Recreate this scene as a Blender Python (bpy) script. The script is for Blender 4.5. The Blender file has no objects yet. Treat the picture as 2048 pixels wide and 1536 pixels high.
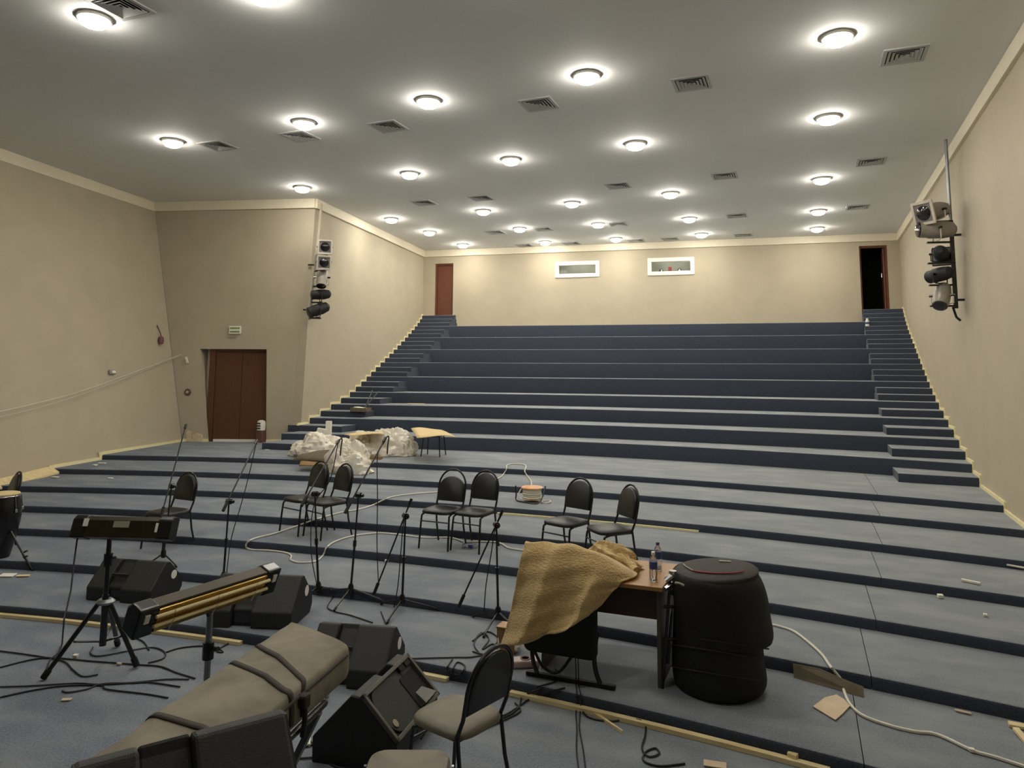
import bpy, math, random
from mathutils import Vector as V, Matrix
random.seed(7)
S = bpy.context.scene
COL = S.collection
R_ = math.radians

# ---------------------------------------------------------------- camera, world, exposure
EYE = V((0, 0, 2.5))
def camera_axes(pitch, yaw, roll):
    cp, sp, cy, sy, cr, sr = (f(a) for a in (pitch, yaw, roll) for f in (math.cos, math.sin))
    fwd = V((sy*cp, cy*cp, sp)); right = V((cy, -sy, 0)); up = right.cross(fwd)
    return cr*right + sr*up, cr*up - sr*right, fwd
AX, AY, AZ = camera_axes(R_(6.24), R_(-21.83), R_(.356))
FOC, PX, PY = 1435.0, 1024.0, 584.0
cam_data = bpy.data.cameras.new('camera')
cam_data.sensor_width = 36; cam_data.lens = FOC*36/2048
cam_data.shift_y = -(768-PY)/2048
cam_data.clip_start = .05; cam_data.clip_end = 200
cam = bpy.data.objects.new('camera', cam_data); COL.objects.link(cam)
cam.matrix_world = Matrix(((AX.x, AY.x, -AZ.x, EYE.x), (AX.y, AY.y, -AZ.y, EYE.y), (AX.z, AY.z, -AZ.z, EYE.z), (0, 0, 0, 1)))
S.camera = cam
world = bpy.data.worlds.new('world'); S.world = world; world.use_nodes = True
world.node_tree.nodes['Background'].inputs[0].default_value = (.5, .52, .55, 1)
world.node_tree.nodes['Background'].inputs[1].default_value = .05
S.view_settings.view_transform = 'Standard'; S.view_settings.look = 'None'
S.view_settings.gamma = 1; S.view_settings.use_curve_mapping = False
S.view_settings.exposure = 1.58
LAMP_POWER = 60.0
LAMP_COLOUR = (1, .95, .85)
S.cycles.use_denoising = True
S.cycles.max_bounces = 8; S.cycles.diffuse_bounces = 5; S.cycles.sample_clamp_indirect = 6

# survey helpers: a sight line read off the photograph, cut with a known height or plane
def sight(x, y): return AX*((x-PX)/FOC) + AY*((PY-y)/FOC) + AZ
def spot(x, y, z):
    d = sight(x, y); return EYE + d*((z-EYE.z)/d.z)
def spotY(x, y, Y):
    d = sight(x, y); return EYE + d*(Y/d.y)
def spot_plane(x, y, p, n):
    d = sight(x, y); return EYE + d*((p-EYE).dot(n)/d.dot(n))

# ---------------------------------------------------------------- materials
def lin(h):
    h = h.lstrip('#')
    f = lambda c: c/12.92 if c <= .04045 else ((c+.055)/1.055)**2.4
    return tuple(f(int(h[i:i+2], 16)/255) for i in (0, 2, 4))
def mat(name, colour, rough=.6, metal=0, vary=.12, scale=12, bump=0, bscale=None, spec=.5, trans=0, alpha=1, coat=0, stretch=None, second=None, sheen=0):
    m = bpy.data.materials.new(name); m.use_nodes = True
    nt = m.node_tree; b = nt.nodes['Principled BSDF']
    c = lin(colour); c2 = lin(second) if second else tuple(min(1, k*(1-vary)) for k in c)
    b.inputs['Roughness'].default_value = rough; b.inputs['Metallic'].default_value = metal
    b.inputs['Specular IOR Level'].default_value = spec
    b.inputs['Transmission Weight'].default_value = trans; b.inputs['Alpha'].default_value = alpha
    b.inputs['Coat Weight'].default_value = coat; b.inputs['Sheen Weight'].default_value = sheen
    tc = nt.nodes.new('ShaderNodeTexCoord'); src = tc.outputs['Object']
    if stretch:
        mp = nt.nodes.new('ShaderNodeMapping'); mp.inputs['Scale'].default_value = stretch
        nt.links.new(src, mp.inputs[0]); src = mp.outputs[0]
    n = nt.nodes.new('ShaderNodeTexNoise'); n.inputs['Scale'].default_value = scale; n.inputs['Detail'].default_value = 5
    nt.links.new(src, n.inputs['Vector'])
    r = nt.nodes.new('ShaderNodeValToRGB')
    r.color_ramp.elements[0].position = .35; r.color_ramp.elements[1].position = .65
    r.color_ramp.elements[0].color = (*c2, 1); r.color_ramp.elements[1].color = (*c, 1)
    nt.links.new(n.outputs['Fac'], r.inputs[0]); nt.links.new(r.outputs[0], b.inputs['Base Color'])
    if bump:
        n2 = nt.nodes.new('ShaderNodeTexNoise'); n2.inputs['Scale'].default_value = bscale or scale*4; n2.inputs['Detail'].default_value = 3
        nt.links.new(src, n2.inputs['Vector'])
        bp = nt.nodes.new('ShaderNodeBump'); bp.inputs['Strength'].default_value = bump; bp.inputs['Distance'].default_value = .01
        nt.links.new(n2.outputs['Fac'], bp.inputs['Height']); nt.links.new(bp.outputs[0], b.inputs['Normal'])
    return m
def emit(name, colour, power):
    m = bpy.data.materials.new(name); m.use_nodes = True; nt = m.node_tree
    nt.nodes.remove(nt.nodes['Principled BSDF']); e = nt.nodes.new('ShaderNodeEmission')
    e.inputs[0].default_value = (*colour, 1); e.inputs[1].default_value = power
    nt.links.new(e.outputs[0], nt.nodes['Material Output'].inputs[0]); return m
def carpet():
    m = bpy.data.materials.new('blue_carpet'); m.use_nodes = True; nt = m.node_tree; b = nt.nodes['Principled BSDF']
    N = nt.nodes.new; L = nt.links.new
    tc = N('ShaderNodeTexCoord')
    def noise(sc, det, st=None):
        s = tc.outputs['Object']
        if st:
            mp = N('ShaderNodeMapping'); mp.inputs['Scale'].default_value = st; L(s, mp.inputs[0]); s = mp.outputs[0]
        n = N('ShaderNodeTexNoise'); n.inputs['Scale'].default_value = sc; n.inputs['Detail'].default_value = det; L(s, n.inputs['Vector']); return n
    def ramp(n, p0, p1, c0, c1):
        r = N('ShaderNodeValToRGB'); r.color_ramp.elements[0].position = p0; r.color_ramp.elements[1].position = p1
        r.color_ramp.elements[0].color = (*c0, 1); r.color_ramp.elements[1].color = (*c1, 1); L(n.outputs['Fac'], r.inputs[0]); return r
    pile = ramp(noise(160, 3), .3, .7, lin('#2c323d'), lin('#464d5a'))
    lit_tread = ramp(noise(70, 6), .32, .68, lin('#545c69'), lin('#79828e'))
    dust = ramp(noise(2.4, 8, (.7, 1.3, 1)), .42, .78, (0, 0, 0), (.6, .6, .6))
    # treads turn greyer and paler towards the back right of the hall
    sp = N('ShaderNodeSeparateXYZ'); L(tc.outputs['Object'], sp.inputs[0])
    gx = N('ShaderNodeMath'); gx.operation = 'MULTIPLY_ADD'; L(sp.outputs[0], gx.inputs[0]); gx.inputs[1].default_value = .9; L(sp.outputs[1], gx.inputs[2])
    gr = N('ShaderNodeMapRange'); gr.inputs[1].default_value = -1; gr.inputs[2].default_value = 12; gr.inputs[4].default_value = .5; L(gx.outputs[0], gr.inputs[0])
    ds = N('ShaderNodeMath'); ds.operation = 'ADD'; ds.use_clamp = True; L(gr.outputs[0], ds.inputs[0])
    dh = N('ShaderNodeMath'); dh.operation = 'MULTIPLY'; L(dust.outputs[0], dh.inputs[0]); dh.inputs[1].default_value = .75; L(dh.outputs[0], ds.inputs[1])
    mx = N('ShaderNodeMixRGB'); L(ds.outputs[0], mx.inputs[0]); L(lit_tread.outputs[0], mx.inputs[1]); mx.inputs[2].default_value = (*lin('#a2a5a4'), 1)
    # overhead light put into the colour: treads lighter and dusty, upright faces darker
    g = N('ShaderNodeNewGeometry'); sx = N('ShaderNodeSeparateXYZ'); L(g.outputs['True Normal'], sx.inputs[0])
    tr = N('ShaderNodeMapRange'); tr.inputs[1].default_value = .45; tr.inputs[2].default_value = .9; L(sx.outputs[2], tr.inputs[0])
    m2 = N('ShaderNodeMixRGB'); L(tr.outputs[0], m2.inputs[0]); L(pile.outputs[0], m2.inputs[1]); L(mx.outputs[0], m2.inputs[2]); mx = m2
    L(mx.outputs[0], b.inputs['Base Color']); b.inputs['Roughness'].default_value = .95; b.inputs['Specular IOR Level'].default_value = .15
    b.inputs['Sheen Weight'].default_value = .15
    bp = N('ShaderNodeBump'); bp.inputs['Strength'].default_value = .5; bp.inputs['Distance'].default_value = .006
    L(noise(220, 2).outputs['Fac'], bp.inputs['Height']); L(bp.outputs[0], b.inputs['Normal'])
    return m
M = dict(
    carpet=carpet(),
    wall=mat('beige_wall_paint', '#b8ad96', .75, vary=.06, scale=2, bump=.12, bscale=60),
    ceil=mat('grey_white_ceiling_paint', '#dddddb', .8, vary=.02, scale=1),
    trim=mat('cream_trim_paint', '#e6dcc4', .6, vary=.04),
    base=mat('pale_base_strip', '#eee3b4', .6, vary=.06),
    patch=mat('pale_plaster', '#d9c6a6', .85, vary=.15, scale=9),
    door=mat('brown_door_wood', '#5f3a24', .45, vary=.2, scale=4, stretch=(6, 6, .7)),
    door_red=mat('red_brown_door_wood', '#6b3b26', .45, vary=.2, scale=4, stretch=(6, 6, .7)),
    dark=mat('dark_void', '#15130f', .9),
    white=mat('white_plastic', '#efece4', .4, vary=.03),
    pvc=mat('white_window_frame', '#f4f0e4', .35, vary=.02),
    black=mat('black_steel_paint', '#0d0d0d', .32, vary=.25, scale=20, spec=.6),
    rubber=mat('black_rubber', '#0b0b0b', .7, vary=.2),
    vinyl=mat('black_vinyl', '#0e0e0f', .42, vary=.2, scale=30, bump=.15, bscale=90, spec=.6),
    dustvinyl=mat('dusty_vinyl', '#77705f', .6, vary=.2, scale=8, bump=.1, bscale=80),
    chrome=mat('chrome', '#d9d9d9', .18, metal=1, vary=.05),
    steel=mat('grey_steel_tube', '#8f9294', .35, metal=.8, vary=.1),
    box=mat('black_speaker_coating', '#161616', .62, vary=.25, scale=60, bump=.25, bscale=260),
    boxtop=mat('dusty_speaker_coating', '#272723', .62, vary=.25, scale=40, bump=.25, bscale=260),
    grille=mat('dark_grille_cloth', '#2b2a23', .75, vary=.25, scale=140, bump=.3, bscale=300),
    horn=mat('grey_horn_plastic', '#4b483f', .5, vary=.1),
    bag=mat('grey_canvas', '#8d8775', .9, vary=.14, scale=5, bump=.5, bscale=14, second='#777163'),
    strap=mat('brown_webbing', '#332a22', .8, vary=.2, scale=90),
    case=mat('black_nylon', '#0c0c0d', .72, vary=.3, scale=14, bump=.4, bscale=9),
    caselid=mat('dark_brown_nylon', '#2a2320', .75, vary=.2, scale=14, bump=.2, bscale=30),
    red=mat('red_piping', '#a3423c', .6),
    wood=mat('orange_table_veneer', '#a1753f', .4, vary=.18, scale=5, stretch=(1, 9, 9)),
    wood_dark=mat('dark_table_veneer', '#3f2a1c', .5, vary=.2, scale=5, stretch=(1, 9, 9)),
    wood_end=mat('grey_brown_table_end', '#4c4438', .5, vary=.15, scale=5, stretch=(9, 9, 1)),
    blanket=mat('tan_knit', '#cdb27c', .95, vary=.2, scale=45, bump=1.0, bscale=42, sheen=.3, second='#bd9f69', stretch=(1, 1, 2.2)),
    batten=mat('raw_pine', '#e8d7a8', .6, vary=.25, scale=3, stretch=(1, 8, 8), second='#d8c28d'),
    ply=mat('pale_plywood', '#e2c993', .7, vary=.2, scale=5, stretch=(1, 6, 6)),
    card=mat('brown_cardboard', '#96744a', .85, vary=.2, scale=8),
    cardgrey=mat('grey_cardboard', '#6a604c', .85, vary=.2, scale=8),
    paper=mat('pale_paper', '#d6c1a3', .8, vary=.12, scale=9),
    plastic=mat('milky_plastic_film', '#f1ece0', .3, vary=.2, scale=5, bump=.9, bscale=12, alpha=.94, second='#d9cfba'),
    foam=mat('white_foam', '#e6e3d4', .8, vary=.06),
    gold=mat('gold_reflector', '#c9a765', .25, metal=.9, vary=.15, scale=6, stretch=(1, 1, 12)),
    goldtube=mat('pale_gold_tube', '#f3e2ac', .25, vary=.1),
    bronze=mat('dark_bronze_housing', '#3a3120', .4, metal=.6, vary=.2),
    endcap=mat('glossy_black_plastic', '#0f0f10', .25, vary=.2, spec=.6),
    label=mat('white_label', '#e9e7dc', .6, vary=.05),
    labelgrey=mat('grey_label', '#9b9785', .6, vary=.1),
    skin=mat('drum_skin', '#d6bf8e', .6, vary=.1, scale=4),
    drum=mat('black_drum_lacquer', '#0b0a0a', .25, vary=.2, spec=.6),
    cable=mat('black_cable', '#111214', .55),
    wcable=mat('white_cable', '#dcd8c8', .5, vary=.05),
    reel=mat('orange_reel_plastic', '#d98a4e', .5, vary=.3, scale=9, second='#e6c398'),
    water=mat('clear_bottle_plastic', '#e4eaf0', .06, vary=.02, trans=.9),
    blue=mat('blue_bottle_label', '#3f4c86', .45, vary=.2, scale=40),
    blueclear=mat('blue_cap', '#39446e', .4),
    green=mat('exit_sign_green', '#6f8a3c', .5),
    vent=mat('grey_vent_paint', '#b9b8b5', .6, vary=.05),
    ventdark=mat('vent_hollow', '#242322', .8),
    rim=mat('lamp_rim', '#b8b4aa', .3, metal=.5),
    spotgrey=mat('grey_lantern_metal', '#9a948a', .4, metal=.3, vary=.1),
    spotlight=mat('pale_lantern_metal', '#cfc8b8', .4, metal=.2, vary=.1),
    gelplate=mat('grey_frame_plate', '#77706f', .5, vary=.1),
    lens=mat('dark_lens', '#171215', .1, vary=.3, scale=9, spec=.8),
    booth=mat('grey_green_booth', '#7d7f78', .8, vary=.2, scale=3),
    maroon=mat('dark_red_cloth', '#7d2f35', .7),
    pink=mat('pinkish_plastic', '#c9b3a8', .5),
    brownred=mat('maroon_metal', '#6d4a44', .5),
)
def glass_pane():
    m = bpy.data.materials.new('window_glass'); m.use_nodes = True; nt = m.node_tree
    b = nt.nodes['Principled BSDF']; b.inputs['Base Color'].default_value = (.9, .95, .93, 1)
    b.inputs['Roughness'].default_value = .02; b.inputs['Transmission Weight'].default_value = 1; b.inputs['IOR'].default_value = 1.1
    return m
M['glass'] = glass_pane()
def lamp_diffuser():      # opal cover: brightest facing straight down, dim round its sides
    m = emit('lit_lamp_diffuser', LAMP_COLOUR, LAMP_POWER); nt = m.node_tree; N = nt.nodes.new; L = nt.links.new
    tc = N('ShaderNodeTexCoord'); sx = N('ShaderNodeSeparateXYZ'); L(tc.outputs['Normal'], sx.inputs[0])
    r = N('ShaderNodeMapRange'); r.inputs[1].default_value = -.25; r.inputs[2].default_value = -1; r.inputs[3].default_value = LAMP_POWER*.18; r.inputs[4].default_value = LAMP_POWER
    L(sx.outputs[2], r.inputs[0]); L(r.outputs[0], [n for n in nt.nodes if n.type == 'EMISSION'][0].inputs[1]); return m
M['lamp'] = lamp_diffuser()

# ---------------------------------------------------------------- mesh building
class MB:
    def __init__(s): s.v = []; s.f = []; s.mi = []; s.cur = 0
    def add(s, vs, fs):
        o = len(s.v); s.v += [tuple(p) for p in vs]; s.f += [tuple(o+i for i in f) for f in fs]; s.mi += [s.cur]*len(fs); return s
    def box(s, c, d, rot=None):
        x, y, z = d[0]/2, d[1]/2, d[2]/2
        vs = [V((a, b, e)) for e in (-z, z) for b in (-y, y) for a in (-x, x)]
        if rot is not None: vs = [rot @ p for p in vs]
        c = V(c); return s.add([p+c for p in vs], [(0, 2, 3, 1), (4, 5, 7, 6), (0, 1, 5, 4), (2, 6, 7, 3), (0, 4, 6, 2), (1, 3, 7, 5)])
    def hexa(s, b, t):       # eight corners: four below, four above
        return s.add(list(b)+list(t), [(3, 2, 1, 0), (4, 5, 6, 7)] + [(i, (i+1) % 4, (i+1) % 4+4, i+4) for i in range(4)])
    def tube(s, pts, r, n=8, caps=True, closed=False):
        pts = [V(p) for p in pts]; k = len(pts); rs = r if isinstance(r, (list, tuple)) else [r]*k
        vs = []; prev = None
        for i, p in enumerate(pts):
            a = pts[(i-1) % k] if (closed or i) else p; b = pts[(i+1) % k] if (closed or i < k-1) else p
            t = (b-a).normalized()
            if prev is None:
                u = t.orthogonal().normalized()
            else:
                u = prev - t*prev.dot(t); u = u.normalized() if u.length > 1e-6 else t.orthogonal().normalized()
            prev = u; w = t.cross(u)
            vs += [p + (u*math.cos(2*math.pi*j/n) + w*math.sin(2*math.pi*j/n))*rs[i] for j in range(n)]
        fs = []
        for i in range(k if closed else k-1):
            for j in range(n):
                a, b = i*n+j, i*n+(j+1) % n; c, d = ((i+1) % k)*n+(j+1) % n, ((i+1) % k)*n+j
                fs.append((a, b, c, d))
        if caps and not closed: fs += [tuple(range(n-1, -1, -1)), tuple((k-1)*n+j for j in range(n))]
        return s.add(vs, fs)
    def lathe(s, prof, n=24, c=(0, 0, 0), rot=None, sx=1, sy=1):
        c = V(c); vs = []
        for r, z in prof:
            for j in range(n):
                p = V((r*sx*math.cos(2*math.pi*j/n), r*sy*math.sin(2*math.pi*j/n), z)); vs.append((rot @ p if rot is not None else p)+c)
        k = len(prof); fs = [(i*n+j, i*n+(j+1) % n, (i+1)*n+(j+1) % n, (i+1)*n+j) for i in range(k-1) for j in range(n)]
        fs += [tuple(range(n-1, -1, -1)), tuple((k-1)*n+j for j in range(n))]
        return s.add(vs, fs)
    def prism(s, poly, a, b):     # poly: points -> extruded from poly+a to poly+b
        a, b = V(a), V(b); n = len(poly); vs = [V(p)+a for p in poly]+[V(p)+b for p in poly]
        return s.add(vs, [tuple(range(n-1, -1, -1)), tuple(range(n, 2*n))]+[(i, (i+1) % n, (i+1) % n+n, i+n) for i in range(n)])
    def grid(s, rows):
        n = len(rows[0]); vs = [p for r in rows for p in r]
        return s.add(vs, [(i*n+j, i*n+j+1, (i+1)*n+j+1, (i+1)*n+j) for i in range(len(rows)-1) for j in range(n-1)])
    def build(s, name, m, parent=None, smooth=35, bevel=0, thick=0, subsurf=0, mats=None):
        me = bpy.data.meshes.new(name); me.from_pydata(s.v, [], s.f)
        for q in (mats or [m]): me.materials.append(M[q] if isinstance(q, str) else q)
        if mats: me.polygons.foreach_set('material_index', s.mi)
        if smooth:
            me.polygons.foreach_set('use_smooth', [True]*len(me.polygons)); me.set_sharp_from_angle(angle=R_(smooth))
        o = bpy.data.objects.new(name, me); COL.objects.link(o)
        if parent: o.parent = parent
        if thick:
            md = o.modifiers.new('thickness', 'SOLIDIFY'); md.thickness = thick; md.offset = 0
        if subsurf:
            md = o.modifiers.new('soft', 'SUBSURF'); md.levels = subsurf; md.render_levels = subsurf
        if bevel:
            md = o.modifiers.new('edge', 'BEVEL'); md.width = bevel; md.segments = 2; md.limit_method = 'ANGLE'
        return o
def tag(o, label, cat, group=None, kind=None):
    if label: o['label'] = label
    if cat: o['category'] = cat
    if group: o['group'] = group
    if kind: o['kind'] = kind
    return o
def thing(name, loc, label, cat, group=None, rz=0):
    o = bpy.data.objects.new(name, None); COL.objects.link(o); o.location = loc; o.rotation_euler = (0, 0, rz)
    o.empty_display_size = .1
    return tag(o, label, cat, group)
def struct(o, label=None):
    o['kind'] = 'structure'
    if label: o['label'] = label
    return o
def empty_struct(name, label=None):
    o = bpy.data.objects.new(name, None); COL.objects.link(o); return struct(o, label)
KIDS = {}
def copy_thing(src, loc, rz, label, group=None, name=None):
    c = src.copy(); COL.objects.link(c); c.location = loc; c.rotation_euler = (0, 0, rz); tag(c, label, None, group)
    if name: c.name = name
    for ch in [o for o in COL.objects if o.parent == src]:
        d = ch.copy(); COL.objects.link(d); d.parent = c
        for g in [o for o in COL.objects if o.parent == ch]:
            e = g.copy(); COL.objects.link(e); e.parent = d
    return c
def smooth_path(pts, n=6):
    pts = [V(p) for p in pts]; out = []
    for i in range(len(pts)-1):
        p0, p1, p2, p3 = pts[max(i-1, 0)], pts[i], pts[i+1], pts[min(i+2, len(pts)-1)]
        for k in range(n):
            t = k/n
            out.append(.5*((2*p1)+(p2-p0)*t+(2*p0-5*p1+4*p2-p3)*t*t+(3*p1-p0-3*p2+p3)*t**3))
    return out+[pts[-1]]

# ---------------------------------------------------------------- the hall
CEIL = 6.75
def XA(Y, z=.7): return -14.27 + (13.76-Y)*.24 - (z-.7)*.177
def XC(Y): return -11.5 - (Y-14.6)*.117
def XR(Y): return 2.48 + (Y-10.85)*.031
ZL = lambda k: .7+.147*k if k <= 8 else 1.876+.141*(k-8)
LOW = [(-.02296, -.15912, 5.2434), (-.02145, -.14452, 6.43823), (-.01966, -.13851, 7.53919), (-.0176, -.11, 8.64069),
       (-.01886, -.12542, 9.82109), (-.0166, -.10906, 11.11318), (-.0165, -.12387, 12.33831)]
def low(k): a, b, c = LOW[k]; return lambda x: a*x*x+b*x+c
LEFT_Y = {1: 13.2, 2: 13.95, 3: 14.57, 4: 15.07, 5: 15.58, 6: 16.1, 7: 16.62, 8: 17.11, 9: 17.45, 10: 17.77, 11: 18.09, 12: 18.38, 13: 18.68, 14: 19.0, 15: 19.31,
          16: 19.62, 17: 19.94, 18: 20.23, 19: 20.52, 20: 20.83, 21: 21.1, 22: 21.39, 23: 21.67, 24: 21.92, 25: 22.14, 26: 22.34}
RIGHT_Y = {1: 13.62, 2: 14.22, 3: 14.81, 4: 15.42, 5: 15.99, 6: 16.62, 7: 17.2, 8: 17.82, 9: 18.3, 10: 18.75, 11: 19.17, 12: 19.6, 13: 19.96, 14: 20.38, 15: 20.73,
           16: 21.09, 17: 21.46, 18: 21.77, 19: 22.18, 20: 22.55, 21: 22.9, 22: 23.2, 23: 23.5, 24: 23.75, 25: 23.97, 26: 24.17}
TIER_K = [2, 4, 6, 8, 11, 14, 17, 20, 23]
TIER_MID = [15.05, 15.95, 17.0, 18.2, 19.3, 20.2, 21.2, 22.1, 22.9]
def quad3(x0, y0, x1, y1, x2, y2):
    def f(x):
        return y0*(x-x1)*(x-x2)/((x0-x1)*(x0-x2)) + y1*(x-x0)*(x-x2)/((x1-x0)*(x1-x2)) + y2*(x-x0)*(x-x1)/((x2-x0)*(x2-x1))
    return f
def tier(i):
    k = TIER_K[i]; return quad3(XC(LEFT_Y[k]), LEFT_Y[k], -4, TIER_MID[i], XR(RIGHT_Y[k]), RIGHT_Y[k])

def strip(mb, front, back, xl, xr, z0, z1, n, nose=.02):
    """carpeted step with a soft nosing, between a front and a back curve"""
    vs = []; m = 6
    for i in range(n+1):
        x = xl+(xr-xl)*i/n; f = front(x); b = max(back(x), f+.06)
        vs += [(x, f, z0), (x, f-.004, z1-nose*1.2), (x, f+nose*.25, z1-nose*.3), (x, f+nose, z1), (x, b, z1), (x, b, z0)]
    fs = [(i*m+j, i*m+(j+1) % m, (i+1)*m+(j+1) % m, (i+1)*m+j) for i in range(n) for j in range(m)]
    fs = [tuple(reversed(q)) for q in fs]
    fs += [tuple(range(m)), tuple(n*m+j for j in reversed(range(m)))]
    return mb.add(vs, fs)

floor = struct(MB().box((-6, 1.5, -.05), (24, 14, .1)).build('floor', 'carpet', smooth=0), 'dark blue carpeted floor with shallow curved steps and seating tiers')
SEAM = [.28, .42, .55, .7, .82, .92, 1.0]
for k in range(7):
    z0, z1 = .1*k, .1*(k+1)
    bk = (lambda x: 15.4) if k == 6 else (lambda x, g=low(k+1): g(x)+.06)
    xl = XA(bk(-13))-.35; xr = XR(bk(2.6))+.12; sx = SEAM[k]
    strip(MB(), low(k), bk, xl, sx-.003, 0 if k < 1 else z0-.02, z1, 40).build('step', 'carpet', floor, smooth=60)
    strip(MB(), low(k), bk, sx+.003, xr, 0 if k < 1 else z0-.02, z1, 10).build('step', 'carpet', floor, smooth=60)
for i in range(9):
    k = TIER_K[i]; f = tier(i)
    nb = tier(i+1) if i < 8 else (lambda x: 22.62+(x+12.42)*.129)
    b = lambda x, nb=nb: nb(x)+.06
    z0 = .7 if i == 0 else ZL(TIER_K[i-1])
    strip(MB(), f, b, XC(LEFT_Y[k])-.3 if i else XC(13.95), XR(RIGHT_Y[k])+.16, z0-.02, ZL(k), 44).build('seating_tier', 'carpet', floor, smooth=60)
def aisle(side, k, kt):
    ys = LEFT_Y if side < 0 else RIGHT_Y
    y = ys[k]; z1 = ZL(k); prev = max([0]+[q for q in TIER_K if q < k]); z0 = .7 if prev == 0 else ZL(prev)
    if side < 0:
        a, b = XC(y)-.25 if k > 2 else XC(y), XC(y)+1.22
        f = lambda x: y+(x-a)*.1
    else:
        a, b = 1.44+.036*(y-13.5), XR(y)+.16
        f = lambda x: y-(x-b)*.05
    if kt is None: bk = lambda x: 22.6+(x+12.42)*.129
    else:
        t = tier(TIER_K.index(kt)); bk = lambda x: t(x)+.06
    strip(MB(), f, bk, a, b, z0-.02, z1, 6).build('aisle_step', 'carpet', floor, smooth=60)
for side in (-1, 1):
    for k in range(1, 27):
        if k in TIER_K: continue
        nx = [q for q in TIER_K if q > k]
        aisle(side, k, nx[0] if nx else None)

# walls as slabs between two lower and two upper corners, with openings given as fractions along and up
def slab(p0, p1, q0, q1, out, openings=()):
    p0, p1, q0, q1, out = map(V, (p0, p1, q0, q1, out))
    P = lambda s, t: (p0.lerp(p1, s)).lerp(q0.lerp(q1, s), t)
    ss = sorted({0, 1, *[a for o in openings for a in o[:2]]}); ts = sorted({0, 1, *[a for o in openings for a in o[2:]]})
    ss = sorted({*ss, *[k/8 for k in range(9)]}); ts = sorted({*ts, *[k/8 for k in range(9)]})
    mb = MB()
    for a, b in zip(ss, ss[1:]):
        for c, d in zip(ts, ts[1:]):
            if any(o[0] <= (a+b)/2 <= o[1] and o[2] <= (c+d)/2 <= o[3] for o in openings): continue
            f = [P(a, c), P(b, c), P(b, d), P(a, d)]
            mb.hexa([x for x in f], [x+out for x in f])
    mb.P = P
    return mb
def inv(P, pt, it=40):     # fraction coordinates of a point on the slab's face
    s = t = .5
    for _ in range(it):
        e = pt-P(s, t); ds = (P(s+1e-4, t)-P(s, t))/1e-4; dt = (P(s, t+1e-4)-P(s, t))/1e-4
        a, b, c = ds.dot(ds), ds.dot(dt), dt.dot(dt); u, v = e.dot(ds), e.dot(dt); det = a*c-b*b
        s += (u*c-v*b)/det; t += (a*v-b*u)/det
    return s, t
A0, A1 = V((XA(13.76, -.1), 13.76, -.1)), V((XA(-5, -.1), -5, -.1))
A2, A3 = V((-15.34, 13.42, CEIL)), V((-15.34+.21*18.4, -5, CEIL))
struct(slab(A0, A1, A2, A3, (-.35, .1, 0)).build('wall_left', 'wall', smooth=0), 'leaning beige wall on the left')
# wall with the double door, between the leaning wall and the stair wall
B0, B1, B2, B3 = V((-14.27, 13.76, .7)), V((-11.52, 14.8, .7)), A2.copy(), V((-11.15, 14.55, CEIL))
nB = (B1-B0).cross(B2-B0).normalized()
if nB.y > 0: nB = -nB
PB = slab(B0, B1, B2, B3, (0, 0, 0)).P
def onB(x, y):
    p = spot_plane(x, y, B0, nB)
    for _ in range(6):
        u, v = inv(PB, p); n = (PB(u+.01, v)-PB(u, v)).cross(PB(u, v+.01)-PB(u, v)).normalized(); p = spot_plane(x, y, PB(u, v), n)
    return p
dl, dr = inv(PB, onB(409, 792))[0], inv(PB, onB(533, 792))[0]; dt = inv(PB, onB(470, 701))[1]
outB = V((-.36, .93, 0))
struct(slab(B0-V((0, 0, .1)), B1-V((0, 0, .1)), B2, B3, outB*.45, [(dl, dr, 0, dt+.016)]).build('wall_alcove', 'wall', smooth=0), 'beige wall with a recessed brown double door')
# wall beside the left stairs
C0, C1, C2, C3 = V((XC(14.75), 14.75, .5)), V((-12.42, 22.47, .5)), V((-11.15, 14.55, CEIL)), V((-12.42, 22.47, CEIL))
struct(slab(C0, C1, C2, C3, (-.3, -.05, 0)).build('wall_stairs', 'wall', smooth=0), 'beige wall rising beside the left stairs')
# right wall
D0, D1, D2, D3 = V((XR(-5), -5, -.1)), V((2.93, 24.45, -.1)), V((2.51, -5, CEIL)), V((2.94, 24.45, CEIL))
struct(slab(D0, D1, D2, D3, (.3, 0, 0)).build('wall_right', 'wall', smooth=0), 'long beige wall on the right beside the stairs')
# back wall with two doors and two booth windows
E0, E1 = V((-12.42, 22.47, 3.0)), V((2.94, 24.45, 3.0))
E2, E3 = V((E0.x, E0.y, CEIL)), V((E1.x, E1.y, CEIL))
dirE = (E1-E0).normalized(); nE = V((dirE.y, -dirE.x, 0)); LE = (E1-E0).length
PE = slab(E0, E1, E2, E3, (0, 0, 0)).P
def onE(x, y): return spot_plane(x, y, E0, nE)
def sE(x, y): return inv(PE, onE(x, y))
DL = (sE(869, 580)[0], sE(906, 580)[0], 0, sE(890, 527)[1])
DR = (sE(1721, 560)[0], sE(1778, 560)[0], 0, sE(1750, 491)[1])
W1 = (sE(1112, 538)[0], sE(1197, 538)[0], sE(1155, 553)[1], sE(1155, 524.5)[1])
W2 = (sE(1297, 532)[0], sE(1387, 532)[0], sE(1342, 548.5)[1], sE(1342, 517)[1])
struct(slab(E0, E1, E2, E3, -nE*.3, [DL, DR, W1, W2]).build('wall_back', 'wall', smooth=0), 'beige back wall with two small booth windows')
struct(MB().box((-6, -5.1, 3.3), (22, .2, 7)).build('wall_front', 'wall', smooth=0))
struct(MB().box((-6, 10, CEIL+.1), (24, 31, .2)).build('ceiling', 'ceil', smooth=0), 'flat grey ceiling with round lamps and square vents')
stage = struct(MB().box((-5, -1.6, .5), (16, 6.8, 1.0)).build('floor_stage', 'carpet', smooth=0), 'stage floor under the camera')

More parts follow.
